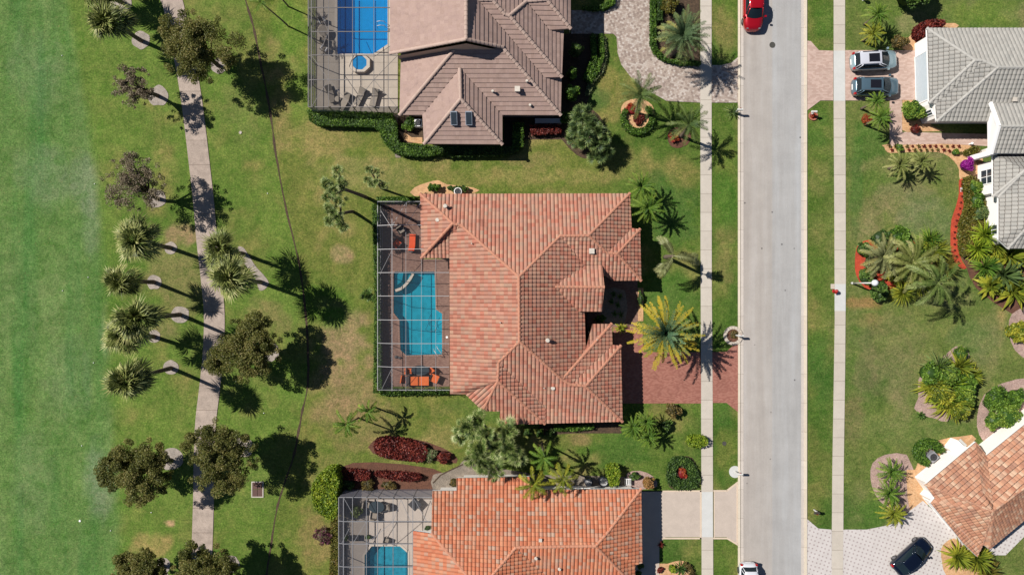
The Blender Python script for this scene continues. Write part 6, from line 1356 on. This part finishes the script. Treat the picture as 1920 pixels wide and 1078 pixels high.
ac("square grey air conditioner inside the curved hedge by the angled house", 1746, 855, .45, M_BARM, M_CHAR, True, .7)
ac("white unit half hidden under the upper eave of the terracotta roof", 859, 360, .4, M_WHITE, M_CHAR); ac("white unit beside the shrub in the corner of the skylight wing", 785, 232, .38, M_WHITE, M_CHAR, True)
g = G(); a = P(1003, 229); b = P(1052, 229); g.box(a.x, b.x, a.y - .25, a.y + .25, 0, .5); single("storage_bench", g, M_CONCW, a, "long pale bench in the shade above the pinkish red hedge", "bench")
g = G(); l = P(1176, 902); 
for k in range(4): g.box(l.x - .3 + k * .18, l.x - .2 + k * .18, l.y - .2, l.y + .35, .0, .5)
g.box(l.x - .3, l.x + .35, l.y - .25, l.y + .4, .45, .5); single("pipe_rack", g, M_WHITE, l, "white pool pipework between the hedge block and the ochre bush", "pipes")

# ------------------------------------------------------------------ mailboxes, lamp, hydrant
M_POST = plain("white_post", C(236, 234, 228), .5)
def mailbox(label, px, py, ang=0, col=None, ring=None):
    b = P(px, py); t = thing("mailbox", label, "mailbox", b); M_ = Matrix.Translation(b) @ Matrix.Rotation(ang, 4, 'Z'); g = G(); g.box(-.06, .06, -.06, .06, 0, 1.15, M=M_); g.box(-.05, .4, -.04, .04, .95, 1.02, M=M_); part("post", g, M_POST, t)
    g = G(); pr_ = [(-.11, 0), (.11, 0), (.11, .14), (.07, .2), (0, .225), (-.07, .2), (-.11, .14)]
    V = [tuple(M_ @ Vector((x, y, 1.02 + z))) for x in (-.1, .45) for y, z in pr_]; g.add(V, [(0, 1, 2, 3, 4, 5, 6)[::-1], (7, 8, 9, 10, 11, 12, 13)] + [(i, (i + 1) % 7, 7 + (i + 1) % 7, 7 + i) for i in range(7)]); part("box", g, col or M_POST, t)
    g = G(); g.box(.1, .25, .115, .135, 1.1, 1.3, M=M_); part("flag", g, M_REDP, t)
M_REDP = plain("red_paint", C(190, 40, 36), .4)
mailbox("white mailbox in the brick-edged round bed at the kerb by the red drive", 1379, 628, 0); mailbox("white mailbox standing on a pale round pad at the kerb by the beige drive", 1378, 883); mailbox("mailbox behind the spiky plant at the kerb below the paver drive", 1378, 211)
mailbox("dark mailbox alone in the verge above the dotted drive", 1526, 955, 3.14, plain("bronze_paint", C(74, 66, 60), .5)); mailbox("mailbox beside the round brick planter in the verge of the pink drive", 1521, 215, 3.14)
def ringbed(px, py, r0, r1, m1, m2, label, plant=None):
    l = P(px, py); t = thing("planter_ring", label, "planter", l); g = G()
    n = 18
    for i in range(n):
        a0, a1 = math.tau * i / n, math.tau * (i + .9) / n; V = [(l.x + r * math.cos(a), l.y + r * math.sin(a), z) for z in (0, .16) for r, a in ((r0, a0), (r1, a0), (r1, a1), (r0, a1))]
        g.add(V, [(4, 5, 6, 7), (0, 4, 7, 3), (1, 2, 6, 5), (0, 1, 5, 4), (2, 3, 7, 6)], random.random())
    part("edging", g, m1, t); g = G(); g.cyl(l.x, l.y, 0, .06, r0 * .98, seg=18); part("soil", g, m2, t)
ringbed(1374, 629, .68, 1.0, M_COPL, M_SOILD, "round bed with a cream stone edge at the kerb by the red drive")
ringbed(1524, 218, .34, .48, plain("brick_edge", C(190, 120, 96), .8), M_MULR, "small round brick planter in the verge by the pink drive")
g = G(); l = P(1378, 884); g.cyl(l.x, l.y, 0, .07, .62, seg=24); struct("mailbox_pad", g, M_CONCW)
bush("flowers", 1376, 627, 9, .3, M_BRNS, "low brown plants in the cream-edged round bed", "flowers", size=.1, dens=.6); bush("flowers", 1524, 218, 5, .35, M_REDB, "red flowers in the small brick planter", "flowers", size=.1)
b = P(1597, 531); t = thing("street_lamp", "white street lamp with a globe leaning over the bushes by the right sidewalk", "street lamp", b); top = P(1641, 527, 4.6)
g = G(); g.cyl(b.x, b.y, 0, .35, .14, .1, 10); g.tube([b + Vector((0, 0, .3)), (b.x, b.y, 4.2)], [.09, .06], 10); part("pole", g, M_POST, t, True)
g = G(); g.cyl(b.x, b.y, 4.15, 4.3, .16, .2, 12); part("collar", g, M_POST, t); g = G(); g.sphere((b.x, b.y, 4.55), .32, .32, .34, 16, 12); part("globe", g, plain("white_globe", C(240, 242, 248), .2), t, True)
b = P(1563.5, 546); t = thing("fire_hydrant", "red fire hydrant at the left edge of the right sidewalk, casting a dark shadow", "fire hydrant", b)
g = G(); g.cyl(b.x, b.y, 0, .06, .2, seg=12); g.cyl(b.x, b.y, .06, .6, .15, .13, 12); g.cyl(b.x, b.y, .6, .66, .19, seg=12); g.sphere((b.x, b.y, .66), .14, .14, .16, 12, 6); part("barrel", g, M_REDP, t, True)
for a in (0, math.pi / 2, math.pi): g = G(); g.bar((b.x, b.y, .42), (b.x + .27 * math.cos(a), b.y - .27 * math.sin(a), .42), .13); part("nozzle", g, M_REDP, t)
g = G(); l = P(1561, 537); g.box(l.x - .2, l.x + .2, l.y - .26, l.y + .26, 0, .07); g.box(l.x - .13, l.x + .13, l.y - .04, l.y + .14, .07, .085); single("meter_box", g, M_COPL, l, "small cream water meter box beside the red hydrant", "meter box")
for x, y, lab in ((1618, 1, "white ball-topped post at the top edge right of the right sidewalk"),): g = G(); l = P(x, y); g.cyl(l.x, l.y, 0, .5, .1, .1, 8); g.sphere((l.x, l.y, .6), .22); single("garden_light", g, M_WHITE, l, lab, "garden light")
g = G(); l = P(1817, 271); g.cyl(l.x, l.y, 0.05, .4, .09, .09, 8); g.sphere((l.x, l.y, .5), .14); single("garden_statue", g, M_WHITE, l, "tiny white statue at the end of the bedding rows by the pink walk", "statue")

# ------------------------------------------------------------------ vehicles
def paint(name, c, metal=.5, rough=.25):
    m, t, b = new_mat(name); b.inputs["Base Color"].default_value = c; b.inputs["Metallic"].default_value = metal; b.inputs["Roughness"].default_value = rough; b.inputs["Coat Weight"].default_value = .8; b.inputs["Coat Roughness"].default_value = .05
    tc = N(t, "ShaderNodeTexCoord"); n = noise(t, 40, 2, .5, tc.outputs["Object"]); bump(t, b, n.outputs[0], .02, .002); return m
M_TYRE = plain("tyre", C(40, 38, 38), .9); M_RIM = plain("alloy", C(170, 170, 175), .3, .8); M_CARG = plain("car_glass", (.010, .018, .024, 1), .08, var=.05, coat=0.0, spec=.22); M_TAIL = plain("tail_lamp", C(190, 20, 24), .2); M_HEAD = plain("head_lamp", C(150, 156, 162), .1); M_TRIM = plain("black_trim", C(34, 34, 36), .6); M_PANO = plain("sunroof_glass", (.01, .01, .014, 1), .1, var=.05)
def car(label, kind, px, py, ang, pm, L=4.7, W=1.88, Ht=1.68, gname="suv", hood=(.62, 1.02), tail=(-.92, 1.05), cab=(.36, .12, -.62, -.9), sunroof=None, rails_=False, bed=None, rm=None, group=None):
    """length runs along local +x (front). cab = windscreen foot, roof front, roof rear, rear-glass foot as fractions of the half length"""
    c = P(px, py, .9); c.z = .0; t = thing(kind, label, "car" if kind != "pickup_truck" else "pickup truck", c, group); zg = .03 if abs(px - 1440) < 60 else .055
    M_ = Matrix.Translation((c.x, c.y, zg)) @ Matrix.Rotation(ang, 4, 'Z'); h = L / 2; w = W / 2; belt = Ht * .62
    def body_z(u):      # hood / belt line along the car
        return float(np.interp(u, [-1, -.97, tail[0], cab[3], cab[0], hood[0], .9, .97, 1], [belt * .62, belt * .86, belt * .98, belt, belt * .99, belt * .93, belt * .8, belt * .66, belt * .45]))
    def body_w(u): return w * float(np.interp(abs(u), [0, .5, .7, .82, .9, .95, .98, 1], [1, 1, .975, .92, .82, .7, .58, .4])) if u > 0 else w * float(np.interp(abs(u), [0, .6, .8, .9, .95, .98, 1], [1, 1, .97, .92, .85, .76, .6]))
    us = [-1, -.985, -.95, -.9, -.8, -.68, -.5, -.25, 0, .2, .36, .5,   .62, .7, .78, .84, .89, .93, .96, .98, 1]; V = []; secs = 11
    for u in us:
        bw_ = body_w(u); zt = body_z(u); cw = .12 + .05 * (1 - abs(u))
        prof_ = [(-.80, .22), (-.97, .32), (-1.0, .55), (-.985, .55 + (zt - .55) * .6), (-.93, zt - .02), (-.5, zt + .035), (0, zt + .05), (.5, zt + .035), (.93, zt - .02), (.985, .55 + (zt - .55) * .6), (1.0, .55), (.97, .32), (.80, .22)]
        for yy, zz in prof_: V.append(tuple(M_ @ Vector((u * h, yy * bw_, max(.2, min(zz, zt + .06))))))
    k = 13; F = [(i * k + j, (i + 1) * k + j, (i + 1) * k + (j + 1) % k, i * k + (j + 1) % k) for i in range(len(us) - 1) for j in range(k)] + [tuple(range(k)), tuple(range(len(us) * k - 1, (len(us) - 1) * k - 1, -1))]
    g = G(); g.add(V, [f[::-1] for f in F]); body = part("body", g, pm, t, True)
    a0, a1, a2, a3 = [v * h for v in cab]; zr = Ht; wb = w * .9; wr = w * .70; zb = belt - .03
    def ring(x, wv, z): return [(x, -wv, z), (x, wv, z)]
    # glasshouse as one loft, roof panel above it
    lo = [(a0, wb * .86, zb), (a0 - .12 * h, wb, zb), (a3 + .1 * h, wb, zb), (a3, wb * .84, zb)]; hi = [(a1, wr * .92, zr - .05), (a1 - .14 * h, wr, zr - .02), (a2 + .12 * h, wr, zr - .02), (a2, wr * .92, zr - .06)]
    def side(s): return [(x, s * y, z) for x, y, z in lo], [(x, s * y, z) for x, y, z in hi]
    L0, L1 = side(1); R0, R1 = side(-1); g = G(); Q = lambda pts_: g.add([tuple(M_ @ Vector(p)) for p in pts_], [(0, 1, 2, 3)])
    
    for k in range(6):     # windscreen bowed forward
        f0, f1 = k / 3 - 1, (k + 1) / 3 - 1; bw = lambda f: .16 * (1 - f * f)
        lerp = lambda f, b_: (b_[0] + bw(f), b_[1] * f, b_[2] + .02 * (1 - f * f))
        Q([lerp(f0, L0[0]), lerp(f1, L0[0]), lerp(f1, L1[0]), lerp(f0, L1[0])])
    part("windscreen", g, M_CARG, t); g = G(); Q([L0[3], L1[3], R1[3], R0[3]]); part("rear_window", g, M_CARG, t)
    for A0, A1, s in ((L0, L1, 1), (R0, R1, -1)):
        g = G()
        for i in range(3): Q([A0[i], A0[i + 1], A1[i + 1], A1[i]][::s])
        part("side_window", g, M_CARG, t)
    g = G(); rx = [a1 + .03, a1 - .10 * h, (a1 + a2) / 2, a2 + .10 * h, a2 - .02]; rw = [wr * .93, wr * 1.02, wr * 1.04, wr * 1.02, wr * .93]; rz = [zr - .05, zr - .005, zr + .02, zr - .005, zr - .06]; V = []
    for x, q, z in zip(rx, rw, rz):
        for f in (-1, -.92, -.5, 0, .5, .92, 1): V.append(tuple(M_ @ Vector((x, q * f, z + .03 * (1 - f * f) - (.035 if abs(f) == 1 else 0)))))
    g.add(V, [(i * 7 + j, (i + 1) * 7 + j, (i + 1) * 7 + j + 1, i * 7 + j + 1)[::-1] for i in range(4) for j in range(6)])
    # pillars
    for A0, A1 in ((L0, L1), (R0, R1)):
        for i in range(4): g.bar(M_ @ Vector(A0[i]), M_ @ Vector(A1[i]), .06)
    roof = part("roof", g, rm or pm, t, True)
    if sunroof: g = G(); g.box(sunroof[0] * h, sunroof[1] * h, -wr * .62, wr * .62, zr + .02, zr + .062, M=M_); part("sunroof", g, M_PANO, roof)
    if rails_:
        for s in (-1, 1): g = G(); g.bar(M_ @ Vector((a1 - .15 * h, s * wr * .95, zr + .06)), M_ @ Vector((a2 + .1 * h, s * wr * .95, zr + .06)), .05); part("roof_rail", g, M_RIM, roof)
    if bed:
        g = G(); g.box(bed[0] * h, bed[1] * h, -w * .82, w * .82, belt - .02, belt + .045, M=M_); part("bed_cover", g, M_TRIM, t)
    for s in (-1, 1):
        g = G(); g.box(a0 - .12, a0 + .06, s * (w + .0) if s > 0 else s * (w + .2), s * (w + .2) if s > 0 else s * w, belt - .02, belt + .13, M=M_); part("wing_mirror", g, pm, t)
        g = G(); g.box(h * .86, h * .945, s * w * .50 if s > 0 else s * w * .70, s * w * .70 if s > 0 else s * w * .50, belt * .58, belt * .755, M=M_); part("headlight", g, M_HEAD, t)
        g = G(); g.box(-h * .985, -h * .91, s * w * .68 if s > 0 else s * w * .90, s * w * .90 if s > 0 else s * w * .68, belt * .70, belt * .97, M=M_); part("tail_light", g, M_TAIL, t)
    g = G(); g.box(-h * 1.005, -h * .985, -w * .3, w * .3, .45, .62, M=M_); part("number_plate", g, M_WHITE, t)
    for ux in (.62, -.62):
        for s in (-1, 1):
            q = Vector((ux * h, s * (w - .1), .34)); n0 = M_ @ (q + Vector((0, -s * .11, 0))); n1 = M_ @ (q + Vector((0, s * .115, 0))); g = G(); d = (n1 - n0)
            g.tube([n0, n0 + d * .1, n0 + d * .85, n1], [.3, .34, .34, .3], 18); wh = part("wheel", g, M_TYRE, t); g = G(); g.tube([n1 - d * .02, n1 + d * .03], [.22, .19], 12); part("rim", g, M_RIM, wh)
    return t
M_CRED = paint("car_red", C(200, 16, 36), .35); M_CSIL = paint("car_silver_blue", C(178, 206, 214), .4, .3); M_CGRY = paint("car_blue_grey", C(104, 132, 148), .4, .3); M_CBLU = paint("car_dark_blue", C(20, 30, 52), .4, .15); M_CWHT = paint("car_white", C(238, 240, 246), .0, .3)
car("silver SUV with a white roof parked on the pink drive, upper of the two", "parked_car", 1641, 113, .05, M_CSIL, 4.7, 1.92, 1.7, rm=paint("car_roof_white", C(232, 234, 244), .1), cab=(.52, .10, -.82, -.92), sunroof=(.0, -.46), rails_=True, group="SUVs on the pink drive")
car("blue-grey SUV parked on the pink drive, lower of the two", "parked_car", 1644, 162, -.0, M_CGRY, 4.75, 1.92, 1.68, cab=(.52, .10, -.82, -.92), sunroof=(.0, -.46), rails_=True, group="SUVs on the pink drive")
car("red pickup truck parked at the kerb at the top edge of the photo", "pickup_truck", 1413, 5, -math.pi / 2, M_CRED, 5.7, 2.0, 1.85, cab=(.56, .32, -.12, -.2), bed=(-.24, -.94), tail=(-.92, 1.0))
car("white car cut by the bottom edge of the photo, parked at the kerb", "parked_car", 1404.5, 1099, -math.pi / 2, M_CWHT, 4.7, 1.9, 1.6, cab=(.46, .15, -.76, -.88))
car("dark blue car parked at an angle on the dotted paver drive", "parked_car", 1712, 1044, .73, M_CBLU, 4.6, 1.88, 1.5, cab=(.50, .14, -.55, -.88), sunroof=None)
